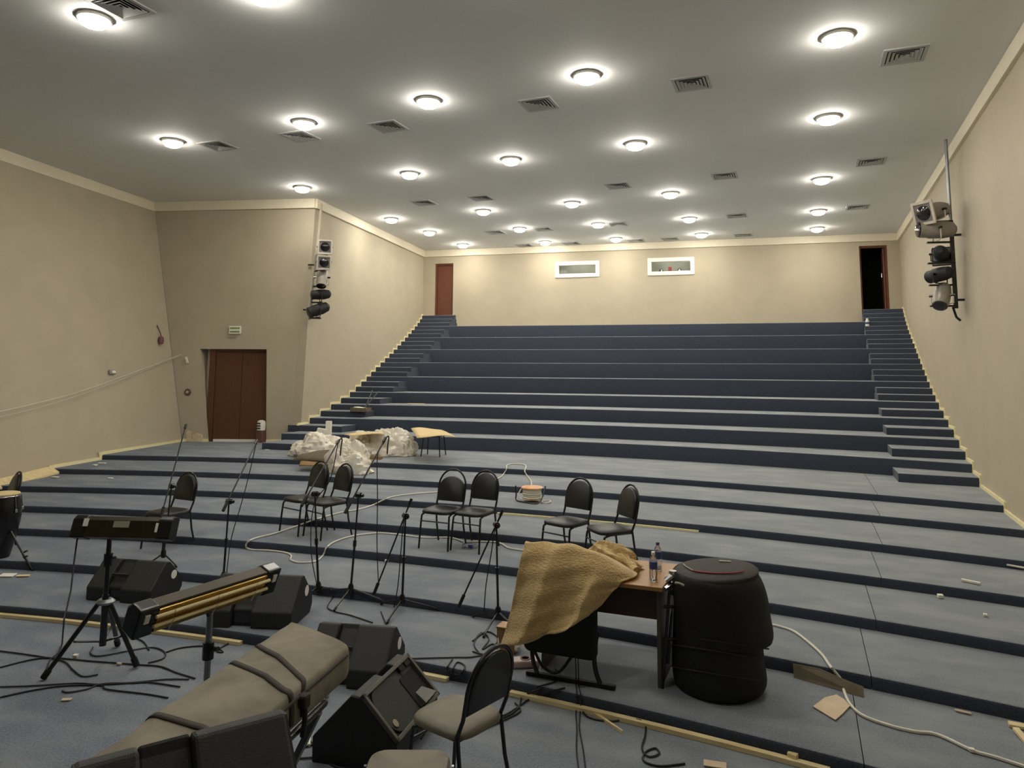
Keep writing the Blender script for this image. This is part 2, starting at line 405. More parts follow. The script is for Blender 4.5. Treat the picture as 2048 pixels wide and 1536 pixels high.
# crown strips under the ceiling and pale strips where carpet meets wall
def rail(name, p, q, h, out, m='trim'):
    p, q, out = V(p), V(q), V(out)
    b = [p, q, q+out, p+out]
    return struct(MB().hexa([x-V((0, 0, h)) for x in b], b).build(name, m, smooth=0, bevel=.008))
up = V((0, 0, -.002))
rail('trim_1', A2+up, A3+up, .24, (.07, -.01, 0))
rail('trim_2', B2+up, B3+up, .24, nB*.07)
rail('trim_3', B3+up+V((0, -.02, 0)), C3+up, .24, (.07, .01, 0))
rail('trim_4', E2+up, E3+up, .23, nE*.07)
rail('trim_5', D2+up, D3+up, .24, (-.07, 0, 0))
def zigzag(name, X, ys, side, kmin, ktop, first=None):
    mb = MB(); w = .04*side
    seq = [(ys[k], ZL(k)) for k in range(kmin, ktop+1)]
    if first: seq = first+seq
    for i, (y, z) in enumerate(seq):
        y2 = seq[i+1][0] if i+1 < len(seq) else y+.4
        a, b = X(y-.03, z)-w*.3, X(y2, z)-w*.3
        mb.hexa([(a, y-.03, z-.01), (a+w, y-.03, z-.01), (b+w, y2, z-.01), (b, y2, z-.01)], [(a, y-.03, z+.05), (a+w, y-.03, z+.05), (b+w, y2, z+.05), (b, y2, z+.05)])
        if i:
            zp = seq[i-1][1]
            mb.hexa([(a, y-.045, zp), (a+w, y-.045, zp), (a+w, y-.005, zp), (a, y-.005, zp)], [(a, y-.045, z+.04), (a+w, y-.045, z+.04), (a+w, y-.005, z+.04), (a, y-.005, z+.04)])
    return struct(mb.build(name, 'base', smooth=0))
def XRz(Y, z):
    f = (z+.1)/(CEIL+.1); a = (Y+5)/29.45
    return (D0.x+(D1.x-D0.x)*a)*(1-f)+(D2.x+(D3.x-D2.x)*a)*f
def XCz(Y, z):
    f = (z-.5)/(CEIL-.5); a = (Y-14.75)/7.72; b = (Y-14.55)/7.92
    return (C0.x+(C1.x-C0.x)*a)*(1-f)+(C2.x+(C3.x-C2.x)*b)*f
zigzag('baseboard_stairs', XCz, LEFT_Y, 1, 3, 26)
zigzag('baseboard_right', XRz, RIGHT_Y, -1, 1, 26, [(low(4)(2.4), .5), (low(5)(2.5), .6), (low(6)(2.5), .7)])
mb = MB()
for z, y0, y1 in ((.7, low(6)(-13.7)-.02, 13.74), (.6, low(5)(-13.3), low(6)(-13.7)), (.5, low(4)(-13.0), low(5)(-13.3))):
    a, b = XA(y0, z)+.0, XA(y1, z)+.0
    mb.hexa([(a, y0, z-.01), (b, y1, z-.01), (b+.035, y1, z-.01), (a+.035, y0, z-.01)], [(a-.01, y0, z+.06), (b-.01, y1, z+.06), (b+.03, y1, z+.06), (a+.03, y0, z+.06)])
    mb.hexa([(a-.02, y0, z-.1), (a-.02, y0+.05, z-.1), (a+.03, y0+.05, z-.1), (a+.03, y0, z-.1)], [(a-.02, y0-.03, z+.06), (a-.02, y0+.05, z+.06), (a+.03, y0+.05, z+.06), (a+.03, y0-.03, z+.06)])
struct(mb.build('baseboard_left', 'base', smooth=0))
p, q = PB(0, 0), PB(dl, 0)
mb = MB(); mb.hexa([p, q, q+nB*.03, p+nB*.03], [x+V((0, 0, .07)) for x in (p, q, q+nB*.03, p+nB*.03)])
p, q = PB(dr, 0), PB(.97, 0)
mb.hexa([p, q, q+nB*.03, p+nB*.03], [x+V((0, 0, .07)) for x in (p, q, q+nB*.03, p+nB*.03)])
struct(mb.build('baseboard_alcove', 'base', smooth=0))

# left double door, upright inside the leaning wall
d0, d1 = PB(dl, 0)+outB*.06, PB(dr, 0)+outB*.06
d0.z = d1.z = .7; hd = onB(470, 701).z-.7+.02
dd = (d1-d0).normalized(); dn = V((dd.y, -dd.x, 0)); wd = (d1-d0).length
door1 = empty_struct('door_1', 'brown wooden double door in the alcove')
def board(mb, o, u, n, s0, s1, z0, z1, th):
    a, b = o+u*s0, o+u*s1
    f = [a, b, b-n*th, a-n*th]
    return mb.hexa([x+V((0, 0, z0)) for x in f], [x+V((0, 0, z1)) for x in f])
fr = MB(); board(fr, d0, dd, dn, -.1, .05, 0, hd+.1, .1); board(fr, d0, dd, dn, wd-.05, wd+.1, 0, hd+.1, .1); board(fr, d0, dd, dn, .05, wd-.05, hd-.05, hd+.1, .1)
fr.build('door_frame', 'door', door1, smooth=0, bevel=.006)
for s0, s1 in ((.055, wd/2-.004), (wd/2+.004, wd-.055)):
    lf = MB(); board(lf, d0-dn*.03, dd, dn, s0, s1, .03, hd-.055, .045)
    leaf = lf.build('door_leaf', 'door', door1, smooth=0, bevel=.004)
hp = d0+dd*(wd/2+.1)+dn*.03+V((0, 0, 1.0))
MB().tube([hp, hp+dn*.02, hp+dn*.03+dd*.02], .012, 8).build('door_handle', 'chrome', door1)
sb = MB(); board(sb, d0+dn*.03, dd, dn, .1, wd-.18, -.0, .06, .05); sb.build('door_sill', 'white', door1, smooth=0)
bx = MB(); board(bx, d0-dn*.12, dd, dn, -.2, wd+.2, 0, hd+.2, .03); struct(bx.build('wall_behind_door', 'wall', smooth=0))
# back doors
def back_door(nm, D, label, mleaf, open_):
    o = PE(D[0], 0); o.z = ZL(26); w = (D[1]-D[0])*LE; h = PE(D[0], D[3]).z-o.z
    d = empty_struct(nm, label)
    o = o-nE*.08
    f = MB(); board(f, o, dirE, nE, 0, .06, 0, h, .12); board(f, o, dirE, nE, w-.06, w, 0, h, .12); board(f, o, dirE, nE, .06, w-.06, h-.06, h, .12)
    f.build('door_frame', mleaf, d, smooth=0, bevel=.004)
    if open_:
        hinge = o+dirE*(w-.07)-nE*.05
        ud = V((.035, 1, 0)).normalized(); un = V((ud.y, -ud.x, 0))
        l = MB(); board(l, hinge, ud, un, 0, .8, .01, h-.07, .045); lf = l.build('door_leaf', mleaf, d, smooth=0, bevel=.004)
        hp = hinge+ud*.1+V((0, 0, 1.0))
        MB().tube([hp-dirE*.05, hp-dirE*.09, hp-dirE*.09+V((0, 0, .14))], .014, 8).build('door_handle', 'chrome', d)
    else:
        l = MB(); board(l, o-nE*.05, dirE, nE, .065, w-.065, .005, h-.065, .045); l.build('door_leaf', mleaf, d, smooth=0, bevel=.004)
    c = MB()                     # unlit passage behind
    b0 = o-nE*.2
    board(c, b0-nE*1.6, dirE, nE, -.2, w+.3, -.1, h+.1, .05); board(c, b0, dirE, nE, -.25, -.2, -.1, h+.1, 1.6); board(c, b0, dirE, nE, w+.3, w+.35, -.1, h+.1, 1.6)
    board(c, b0, dirE, nE, -.2, w+.3, h+.1, h+.15, 1.6); board(c, b0, dirE, nE, -.2, w+.3, -.15, -.02, 1.6)
    struct(c.build('wall_passage', 'dark', smooth=0))
back_door('door_2', DL, 'narrow red-brown door at the top of the left stairs', 'door_red', False)
back_door('door_3', DR, 'open doorway at the top of the right stairs', 'door_red', True)
# booth windows
booth_fill_lamp = emit('booth_fill_glow', (1, .93, .8), 8)  # unseen glowing panels added to brighten the booths
for i, W in enumerate((W1, W2)):
    o = PE(W[0], W[2]); w = (W[1]-W[0])*LE; h = PE(W[0], W[3]).z-o.z
    win = empty_struct('window_%d' % (i+1), 'small white framed booth window, ' + ('nearer the red-brown door' if i == 0 else 'nearer the open doorway'))
    f = MB(); t = .1
    for a in ((-.03, t, -.03, h+.03), (w-t, w+.03, -.03, h+.03), (t, w-t, -.03, t), (t, w-t, h-t, h+.03)): board(f, o+nE*.04, dirE, nE, *a, .16)
    f.build('window_frame', 'pvc', win, smooth=0, bevel=.012)
    g = MB(); board(g, o-nE*.05, dirE, nE, t-.01, w-t+.01, t-.01, h-t+.01, .012); g.build('window_pane', 'glass', win, smooth=0)
    r = MB(); b0 = o-nE*.31
    board(r, b0-nE*.9, dirE, nE, -.3, w+.3, -.7, h+.4, .05); board(r, b0, dirE, nE, -.35, -.3, -.7, h+.4, .95); board(r, b0, dirE, nE, w+.3, w+.35, -.7, h+.4, .95)
    board(r, b0, dirE, nE, -.3, w+.3, h+.4, h+.45, .95); board(r, b0, dirE, nE, -.3, w+.3, -.75, -.7, .95)
    struct(r.build('wall_booth', 'booth', smooth=0))
    l = MB(); board(l, b0-nE*.1, dirE, nE, .2, w-.2, h+.36, h+.39, .3)
    tag(l.build('booth_fill_lamp', booth_fill_lamp, smooth=0), 'hidden lamp added to light the booth behind the %s window' % ('left' if i == 0 else 'right'), 'lamp')
    sh = MB(); board(sh, b0-nE*.35, dirE, nE, -.28, w+.28, -.02, .01, .4)
    tag(sh.build('booth_shelf', 'booth', smooth=0), 'plain shelf inside the booth behind the %s window' % ('left' if i == 0 else 'right'), 'shelf')
    if i == 1:
        q = b0-nE*.5
        c = MB(); board(c, q, dirE, nE, w*.42, w*.5, .02, h*.72, .12); tag(c.build('red_jacket', 'maroon', bevel=.02), 'dark red cloth hung up behind the booth glass', 'jacket')
        for s, hh in ((.26, .42), (.68, .5)):
            c = q+dirE*(w*s)+V((0, 0, .01))
            t_ = thing('desk_lamp', c, 'dark small desk lamp behind the booth glass, %s' % ('left of the red cloth' if s < .4 else 'right of the red cloth'), 'lamp', 'desk lamps in the booth')
            MB().lathe([(.07, 0), (.06, .02), (.012, .03), (.012, .2)], 12).build('base', 'black', t_)
            MB().lathe([(.02, .3), (.05, .27), (.1, .19), (.085, .18)], 12).build('lamp_shade', 'black', t_)

# ---------------------------------------------------------------- ceiling lamps and vents
ORD = ['', 'second', 'third', 'fourth', 'fifth', 'sixth']
def nth(i, n):     # counted from the right-hand wall
    return 'next to the right wall' if i == 0 else ('at its far left end' if i == n-1 else ORD[i]+' from the right wall')
lamp0 = thing('ceiling_lamp', (0, 0, CEIL), 'x', 'ceiling lamp')
MB().lathe([(.2, 0), (.198, -.03), (.185, -.038), (.168, -.036), (.165, -.001)], 28).build('lamp_rim', 'rim', lamp0)
MB().lathe([(.166, -.002), (.166, -.04), (.155, -.075), (.125, -.105), (.075, -.122), (.004, -.128)], 28).build('lamp_diffuser', 'lamp', lamp0)
ROWN = ['overhead nearest the stage', 'in the nearest full row', 'in the second full row', 'in the middle full row', 'in the fourth full row', 'in the last row by the back wall']
LX = [[.6, -2.75, -5.53, -7.85], [.58, -2.72, -5.33, -7.83, -10.8], [.58, -2.73, -5.29, -7.74, -10.72], [.58, -2.75, -5.24, -7.73, -10.6], [.58, -2.73, -5.3, -7.68, -10.5], [.6, -2.71, -5.36, -7.7, -10.5]]
LY = [[6.2, 6.2, 6.12, 5.84], [9.61, 9.64, 9.69, 9.82, 9.78], [12.75, 13.0, 13.1, 13.3, 13.47], [16.88, 17.03, 17.15, 17.2, 17.25], [20.27, 20.06, 19.92, 19.76, 19.32], [22.75, 22.52, 22.35, 22.15, 21.7]]
first = True
for r in range(6):
    for i, (x, y) in enumerate(zip(LX[r], LY[r])):
        lab = 'round ceiling lamp %s, %s' % (ROWN[r], nth(i, len(LX[r])))
        if first: lamp0.location = (x, y, CEIL); tag(lamp0, lab, None, 'round ceiling lamps'); first = False
        else: copy_thing(lamp0, (x, y, CEIL), 0, lab, 'round ceiling lamps')

for x, y, n in ((-2.75, 2.5, 'nearer the right wall'), (-5.5, 2.4, 'farther from the right wall')):  # unseen lamps added over the stage to brighten the foreground
    copy_thing(lamp0, (x, y, CEIL), 0, 'added unseen round lamp above the stage, %s' % n, 'added lamps above the stage')

vent0 = thing('ceiling_vent', (0, 0, CEIL), 'x', 'air vent')
mb = MB()
for a, b in (((0, .245), (.54, .05)), ((0, -.245), (.54, .05)), ((.245, 0), (.05, .44)), ((-.245, 0), (.05, .44))): mb.box((*a, -.008), (*b, .02))
mb.build('frame', 'vent', vent0, smooth=0)
MB().box((0, 0, -.002), (.44, .44, .004)).build('backing', 'ventdark', vent0, smooth=0)
for r in (.205, .155, .105, .055):
    mb = MB(); o, i_ = r, r-.038
    sq = lambda q, z: [V((-q, -q, z)), V((q, -q, z)), V((q, q, z)), V((-q, q, z))]
    a, b, c, d = sq(o, -.024), sq(i_, -.004), sq(o, -.021), sq(i_, -.001)
    for k in range(4):
        l = (k+1) % 4; mb.hexa([a[k], a[l], b[l], b[k]], [c[k], c[l], d[l], d[k]])
    mb.build('louvre', 'vent', vent0, smooth=0)
VR = [[(-7.3, 5.75), (-5.3, 5.95)], [(1.44, 10.53), (-1.35, 10.48), (-3.75, 10.46), (-6.57, 10.51), (-8.38, 10.4), (-10.21, 10.3)],
      [(1.47, 15.83), (-1.39, 15.88), (-3.75, 15.9), (-7.2, 15.9), (-8.79, 15.85)], [(1.51, 20.18), (-1.47, 20.17), (-4.79, 20.18), (-7.06, 20.14), (-8.62, 20.1)],
      [(-1.51, 23.15), (-3.75, 23.05), (-4.85, 22.95), (-6.99, 22.75), (-8.6, 22.6)]]
VN = ['overhead, nearest the stage', 'in the nearest vent row', 'in the second vent row', 'in the third vent row', 'in the last vent row by the back wall']
first = True
for r, row in enumerate(VR):
    for i, (x, y) in enumerate(row):
        lab = 'square vent %s, %s' % (VN[r], 'beside a round lamp' if r == 0 and i == 0 else 'cut by the frame top' if r == 0 else nth(i, len(row)))
        if first: vent0.location = (x, y, CEIL); tag(vent0, lab, None, 'square ceiling vents'); first = False
        else: copy_thing(vent0, (x, y, CEIL), 0, lab, 'square ceiling vents')

# ---------------------------------------------------------------- stage lanterns on the two wall racks
def frame_to(d):
    y = V(d).normalized(); x = y.cross(V((0, 0, 1))).normalized(); z = x.cross(y)
    return Matrix((x, y, z)).transposed()
def lantern(name, at, aim, size, m, label, frame=True, group=None, base=None, frame_m='spotlight'):
    """a theatre lantern: housing along its own aim, square colour frame, lens, fork yoke down to its arm"""
    t = thing(name, base if base else at, label, 'stage light', group)
    off = V(at)-V(base) if base else V((0, 0, 0))
    Rm = frame_to(aim); s = size
    rx = Rm @ Matrix.Rotation(-math.pi/2, 3, 'X')      # lathe z axis -> aim
    MB().lathe([(.05*s, -.24*s), (.1*s, -.2*s), (.125*s, -.08*s), (.125*s, .1*s), (.115*s, .12*s), (.115*s, .22*s)], 16, off, rx).build('housing', m, t)
    MB().lathe([(.112*s, .2*s), (.105*s, .238*s), (.05*s, .256*s), (.003, .26*s)], 16, off, rx).build('lens', 'lens', t)
    if frame:
        mb = MB(); w, q = .15*s, .025*s
        for c, d in (((0, .23*s, w), (2*w+q, q, .04*s)), ((0, .23*s, -w), (2*w+q, q, .04*s)), ((w, .23*s, 0), (.04*s, q, 2*w)), ((-w, .23*s, 0), (.04*s, q, 2*w))):
            mb.box(off+Rm @ V(c), d, Rm)
        mb.build('colour_frame', frame_m, t, smooth=0, bevel=.004)
        MB().box(off+Rm @ V((0, .222*s, 0)), (2*w, .01*s, 2*w), Rm).build('frame_plate', 'gelplate', t, smooth=0)
    x = Rm @ V((1, 0, 0)); h = off.z
    y = [off+x*.14*s, off+x*.16*s-V((0, 0, .02)), off+x*.16*s-V((0, 0, h-.03)), off+x*.1*s-V((0, 0, h-.012)), off-x*.1*s-V((0, 0, h-.012)), off-x*.16*s-V((0, 0, h-.03)), off-x*.16*s-V((0, 0, .02)), off-x*.14*s]
    MB().tube(y, .011, 6).build('yoke', 'black' if m != 'spotgrey' else 'spotlight', t)
    for k in (1, -1): MB().tube([off+x*k*.12*s, off+x*k*.185*s], .022, 8).build('knob', 'black', t)
    return t
# right rack
post = [spotY(1889, 303, 14.6), spotY(1912, 617, 14.6)]
rk = thing('light_rack', post[1], 'dark steel lantern rack on the right wall', 'light rack')
b = post[1]; H = lambda y: spotY(1912, y, 14.6).z-b.z
MB().tube([(0, 0, H(440)), (-.0, 0, CEIL-b.z-.05)], .028, 8).build('pipe', 'steel', rk)
MB().box((0, 0, H(440)/2), (.07, .05, H(440))).build('post', 'black', rk, smooth=0, bevel=.004)
for y in (442, 484, 526, 570, 612): MB().box((-.2, -.05, H(y)), (.42, .06, .03), Matrix.Rotation(.2, 3, 'Z')).build('arm', 'black', rk, smooth=0)
for y in (470, 600): MB().box((.08, 0, H(y)), (.14, .04, .04)).build('wall_bracket', 'black', rk, smooth=0)
MB().tube([(-.05, -.02, H(612)-.02), (0, 0, H(612)-.2), (.06, 0, H(612)-.26)], .02, 6).build('brace', 'black', rk)
def onrack(x, y, Yd=14.5): return spotY(x, y, Yd)
RL = [((1869, 422), (-.8, -.75, -.25), 1.25, 'spotgrey', 442, 'topmost lantern on the right rack with pale square frame', True),
      ((1873, 459), (-1, -.15, .03), 1.3, 'spotgrey', 484, 'second lantern down on the right rack, lying level', False),
      ((1882, 507), (.25, .95, -.1), 1.0, 'box', 526, 'third lantern down on the right rack, dark and boxy', True),
      ((1880, 549), (-.6, .7, -.1), 1.0, 'box', 570, 'fourth lantern down on the right rack, dark rounded body', False),
      ((1884, 591), (-.25, -.55, -.75), 1.1, 'spotgrey', 612, 'lowest lantern on the right rack, tipped downwards', False)]
for (x, y), aim, sz, m, ya, lab, fr_ in RL:
    a = onrack(x, y); lantern('stage_lantern', a, aim, sz, m, lab, fr_, 'lanterns on the right rack', V((a.x, a.y, b.z+H(ya)+.015)), 'spotlight' if m == 'spotgrey' else 'box')
# left rack, near the corner of the stair wall
nC = (C1-C0).cross(C2-C0).normalized()
if nC.x < 0: nC = -nC
def onC(x, y, off=.14): return spot_plane(x, y, C0+nC*off, nC)
top, mid_, bot = onC(643, 408, .08), onC(633, 510), onC(619, 637)
rk2 = thing('light_rack', bot, 'pale lantern rack on the stair wall near the alcove corner', 'light rack')
MB().tube([mid_-bot, top-bot], .035, 8).build('pipe', 'wall', rk2)
MB().tube([V((0, 0, -.03)), mid_-bot], .03, 6).build('post', 'spotgrey', rk2)
LLY = (512, 542, 573, 605, 636)
armd = (nC*.9+V((0, -.35, 0))).normalized()
for y in LLY:
    c = onC(619+(637-y)*.11, y)-bot
    MB().tube([c, c+armd*.42], .022, 6).build('arm', 'black', rk2)
for y in (530, 620):
    c = onC(619+(637-y)*.11, y)-bot; MB().tube([c, c-nC*.2], .02, 6).build('wall_bracket', 'black', rk2)
toward = (EYE-mid_).normalized()
LL = [((650, 494), (toward.x, toward.y, -.15), 1.05, 'spotgrey', 512, 'topmost lantern on the left rack, facing the stage', True),
      ((648, 524), (toward.x, toward.y, -.2), 1.05, 'spotgrey', 542, 'second lantern down on the left rack, facing the stage', True),
      ((644, 555), (.2, -.35, -.9), 1.1, 'spotgrey', 573, 'third lantern down on the left rack, pale and aimed down', False),
      ((642, 589), (-.7, -.7, -.1), 1.0, 'box', 605, 'fourth lantern down on the left rack, small and dark', False),
      ((637, 619), (-.55, -.7, -.35), 1.15, 'box', 636, 'lowest lantern on the left rack, dark and tilted', False)]
for (x, y), aim, sz, m, ya, lab, fr_ in LL:
    arm = onC(619+(637-ya)*.11, ya)+armd*.25
    a = spot_plane(x, y, arm, nC); lantern('stage_lantern', a, aim, sz, m, lab, fr_, 'lanterns on the left rack', V((a.x, a.y, arm.z+.02)))

# ---------------------------------------------------------------- small things on the walls
nA = (A1-A0).cross(A2-A0).normalized()
if nA.x < 0: nA = -nA
def onA(x, y, off=0): return spot_plane(x, y, A0+nA*off, nA)
def facing(n):
    x = V((0, 0, 1)).cross(n).normalized(); z = n.cross(x); return Matrix((x, n, z)).transposed()
FA, FB = facing(nA), facing(nB)
p = onA(225, 744, .015)
t = thing('wall_socket', p, 'small white socket plate on the left leaning wall', 'socket')
MB().box((0, 0, 0), (.2, .02, .1), FA).build('plate', 'labelgrey', t, smooth=0, bevel=.004)
MB().box(FA @ V((.02, .018, 0)), (.1, .02, .06), FA).build('cover', 'white', t, smooth=0, bevel=.004)
p = onA(322, 680, .06)
t = thing('wall_camera', p, 'small dark fixture hanging from a cable on the left wall', 'fixture')
MB().lathe([(.01, .09), (.05, .08), (.07, 0), (.06, -.09), (.03, -.1)], 14).build('body', 'brownred', t)
MB().tube(smooth_path([V((0, 0, .09)), onA(320, 664, .03)-p, onA(316, 655, .02)-p, onA(314, 650, .01)-p]), .012, 6).build('cable', 'brownred', t)
p = onB(471, 660)+nB*.02
t = thing('exit_sign', p, 'small pale and green exit sign above the double door', 'sign')
MB().box((0, 0, 0), (.3, .04, .2), FB).build('case', 'foam', t, smooth=0, bevel=.005)
for z in (.045, -.045): MB().box(FB @ V((0, .024, z)), (.24, .012, .03), FB).build('band', 'green', t, smooth=0)
p = onB(467, 673)+nB*.01
tag(MB().box(p, (.2, .02, .06), FB).build('name_plate', 'labelgrey', smooth=0), 'small grey plate under the exit sign', 'plate')
p = onB(376, 784)+nB*.02
t = thing('alarm_button', p, 'round dark alarm button with pale centre beside the double door', 'button')
rb = FB @ Matrix.Rotation(-math.pi/2, 3, 'X')
MB().lathe([(.085, -.03), (.085, .0), (.07, .02), (.02, .025)], 18, (0, 0, 0), rb).build('ring', 'brownred', t)
MB().lathe([(.035, .0), (.035, .03), (.01, .036)], 14, (0, 0, 0), rb).build('centre', 'pink', t)
w0 = onB(365, 709)+nB*.06
p1, p2, p3 = onA(280, 740, .08), onA(150, 786, .08), onA(0, 823, .08)
tag(MB().tube(smooth_path([w0, onA(340, 717, .08), p1, p2, p3, onA(-80, 836, .08)]), .007, 5).build('cord', 'wcable'), 'thin pale cord sagging along the left wall', 'cord')
p1, p2, p3 = onA(280, 744, .07), onA(150, 793, .07), onA(20, 829, .07)
tag(MB().tube(smooth_path([w0-V((0, 0, .01)), onA(340, 719, .07), p1, p2, p3, onA(-80, 845, .07)]), .004, 5).build('cord', 'wcable'), 'second fainter cord just below the pale cord on the left wall', 'cord')
p = onB(375, 720)+nB*.04
tag(MB().box(p, (.055, .035, .16), FB @ Matrix.Rotation(-.3, 3, 'Y')).build('hanging_tag', 'foam', smooth=0, bevel=.006), 'small white tag hanging at the end of the pale cord', 'tag')
# unpainted plaster patches at the foot of the alcove wall
for x0, x1, ht, lab in ((374, 385, .22, 'narrow pale plaster patch at the foot of the alcove corner'), (386, 406, .17, 'wider pale plaster patch beside the double door jamb')):
    s0, s1 = inv(PB, onB(x0, 880))[0], inv(PB, onB(x1, 880))[0]
    f = [PB(s0, 0), PB(s1, 0), PB(s1, ht/6.05*1.05), PB((s0+s1)/2, ht/6.05*1.25), PB(s0, ht/6.05*.95)]
    tag(MB().prism(f, nB*.002, nB*.035).build('plaster_patch', 'patch', smooth=0, bevel=.01), lab, 'patch')
# small white and dark upright thing in the door corner
p = V((spot(521, 885, .7).x, spot(521, 885, .7).y, .7))
t = thing('fan_heater', p, 'small white and dark upright heater beside the double door', 'heater')
MB().box((0, 0, .15), (.17, .16, .3)).build('base', 'brownred', t, smooth=0, bevel=.01)
MB().lathe([(.1, .3), (.105, .45), (.09, .52), (.03, .545)], 16).build('hood', 'foam', t)
for z in (.35, .41, .47): MB().box((0, -.1, z), (.11, .02, .025)).build('slot', 'dark', t, smooth=0)

# ---------------------------------------------------------------- table, blanket and what stands by it
def on(x, y, lvl): return spot(x, y, .1*lvl)
t = thing('table', (-1.55, 6.1, .1), 'orange-brown wooden table half covered by a tan blanket', 'table')
MB().box((0, 0, .735), (1.02, .74, .032)).build('tabletop', 'wood', t, smooth=0, bevel=.004)
MB().box((0, -.26, .6), (.94, .02, .24)).build('apron', 'wood_dark', t, smooth=0)
for s in (1, -1): MB().box((s*.47, 0, .36), (.03, .66, .718)).build('side_panel', 'wood_end', t, smooth=0, bevel=.003)
def cat_rows(rows, nu, nv):
    rows = [smooth_path(r, nu) for r in rows]
    cols = [smooth_path(c, nv) for c in zip(*rows)]
    return [list(r) for r in zip(*cols)]
BK = [[(1052, 1093, 5.73), (1098, 1096, 5.73), (1146, 1101, 5.73), (1192, 1108, 5.8), (1245, 1128, 6.15)],
      [(1050, 1085, 5.62), (1097, 1087, 5.62), (1146, 1092, 5.62), (1198, 1110, 5.68), (1275, 1150, 5.96)],
      [(1040, 1125, 5.54), (1092, 1128, 5.53), (1146, 1134, 5.52), (1202, 1146, 5.6), (1256, 1167, 5.78)],
      [(1030, 1175, 5.52), (1085, 1180, 5.5), (1138, 1186, 5.49), (1190, 1182, 5.54), (1229, 1181, 5.68)],
      [(1017, 1236, 5.5), (1073, 1238, 5.47), (1128, 1236, 5.46), (1178, 1222, 5.5), (1204, 1206, 5.62)],
      [(1000, 1291, 5.48), (1058, 1281, 5.45), (1110, 1265, 5.43), (1164, 1238, 5.47), (1186, 1220, 5.58)]]
rows = cat_rows([[spotY(*q) for q in r] for r in BK], 9, 7)
nr, nc = len(rows), len(rows[0])
for i, r in enumerate(rows):
    for j, p in enumerate(r):
        v = i/(nr-1); u = j/(nc-1)
        fold = .15*(1-abs(math.sin(u*7.2+v*1.3+.5)))**1.5*min(max(0, v-.12), .5)*1.6 + .018*math.sin(u*31+v*5)*max(0, v-.15) + .006*math.sin(u*9+v*40)
        p.y -= fold; p.z += .006*math.sin(u*23+v*17)
        if p.y > 5.7 and p.x > -2: p.z = max(p.z, .872)
bl = thing('blanket', (-2.0, 5.8, .86), 'tan knitted blanket draped over the table front and chair', 'blanket')
off = bl.location.copy()
MB().grid([[p-off for p in r] for r in rows]).build('drape', 'blanket', bl, smooth=80, thick=.014, subsurf=1)
for n, (c, rr, rz) in enumerate((((1215, 1112, 6.3), .16, .3), ((1232, 1130, 6.18), .15, .0))):
    o = spotY(*c); mb = MB(); vs = []
    rg = [[None]*29 for _ in range(13)]
    for a in range(13):
        for b in range(29):
            th = a/12*math.pi/2; ph = b/28*2*math.pi
            k = 1+.16*math.sin(ph*3+a*1.1+n)+.1*math.sin(ph*7-a*.8)
            rg[a][b] = V((math.cos(th)*math.cos(ph)*rr*k*1.35, math.cos(th)*math.sin(ph)*rr*.75*k, math.sin(th)*.15*(1+.2*math.sin(ph*2+a)))) + V((o.x, o.y, .862))-off
    mb.grid(rg).build('bunched_end', 'blanket', bl, smooth=80, subsurf=1)
c0, c1 = spotY(1205, 1098, 6.3), spotY(1273, 1156, 6.0)
mb = MB()
for k in range(4):
    a = V((c0.x+.05*k, c0.y-.05*k, .89+.05*(2-abs(k-1.5))*.7)); b = V((c1.x-.03*k, c1.y+.04*k, .88))
    m_ = (a+b)/2+V((.03*math.sin(k*2), .02*k, .05)); mb.tube([p-off for p in smooth_path([a, m_, b], 8)], [.03+.012*math.sin(i*.9+k) for i in range(17)], 8)
mb.build('twisted_fold', 'blanket', bl, smooth=80)

def bottle(p, label):
    t = thing('water_bottle', p, label, 'bottle', 'water bottles on the table')
    MB().lathe([(.028, 0), (.032, .006), (.032, .075), (.030, .085), (.032, .095), (.032, .15), (.026, .175), (.014, .195), (.013, .205)], 18).build('body', 'water', t)
    MB().lathe([(.0328, .095), (.0328, .15)], 18).build('paper_label', 'blue', t)
    MB().lathe([(.015, .203), (.015, .222), (.012, .225)], 14).build('cap', 'white', t)
    return t
p = spot(1307, 1162, .853); bottle(p, 'clear water bottle with blue label, nearer the front of the table')
p = spot(1316, 1140, .853); q = bottle(p, 'clear water bottle with dark blue cap, behind the other on the table')
[c for c in q.children if c.name.startswith('cap')][0].data.materials[0] = M['blueclear']

# black visitor chair pulled up to the table, its back under the blanket
cb = spotY(1121, 1345, 5.62)
t = thing('visitor_chair', (cb.x, 5.61, .1), 'black sled-base visitor chair half hidden under the blanket', 'chair')
def rrect(w, h, r, n=5):
    out = []
    for cx, cy, a0 in ((w/2-r, h/2-r, 0), (-w/2+r, h/2-r, 90), (-w/2+r, -h/2+r, 180), (w/2-r, -h/2+r, 270)):
        out += [(cx+r*math.cos(R_(a0+90*k/n)), cy+r*math.sin(R_(a0+90*k/n))) for k in range(n+1)]
    return out
MB().prism([(x, 0, z+.545) for x, z in rrect(.6, .71, .06)], (0, -.035, 0), (0, .035, 0)).build('backrest', 'case', t, bevel=.02)
MB().box((0, .1, .3), (.5, .2, .06)).build('seat', 'case', t, smooth=0, bevel=.02)
for s in (-.24, .27):
    MB().tube(smooth_path([(s, .1, .36), (s+.0, .02, .2), (s+.02, -.0, .1), (s+.05, .0, .03)], 5), .018, 8).build('leg', 'black', t)
MB().box((.08, 0, .02), (.72, .045, .03)).build('sled_bar', 'rubber', t, smooth=0, bevel=.006)
MB().tube(smooth_path([(-.2, -.03, .2), (-.12, -.05, .1), (0, -.05, .08), (.1, -.03, .2)], 5), .012, 6).build('strap', 'case', t)

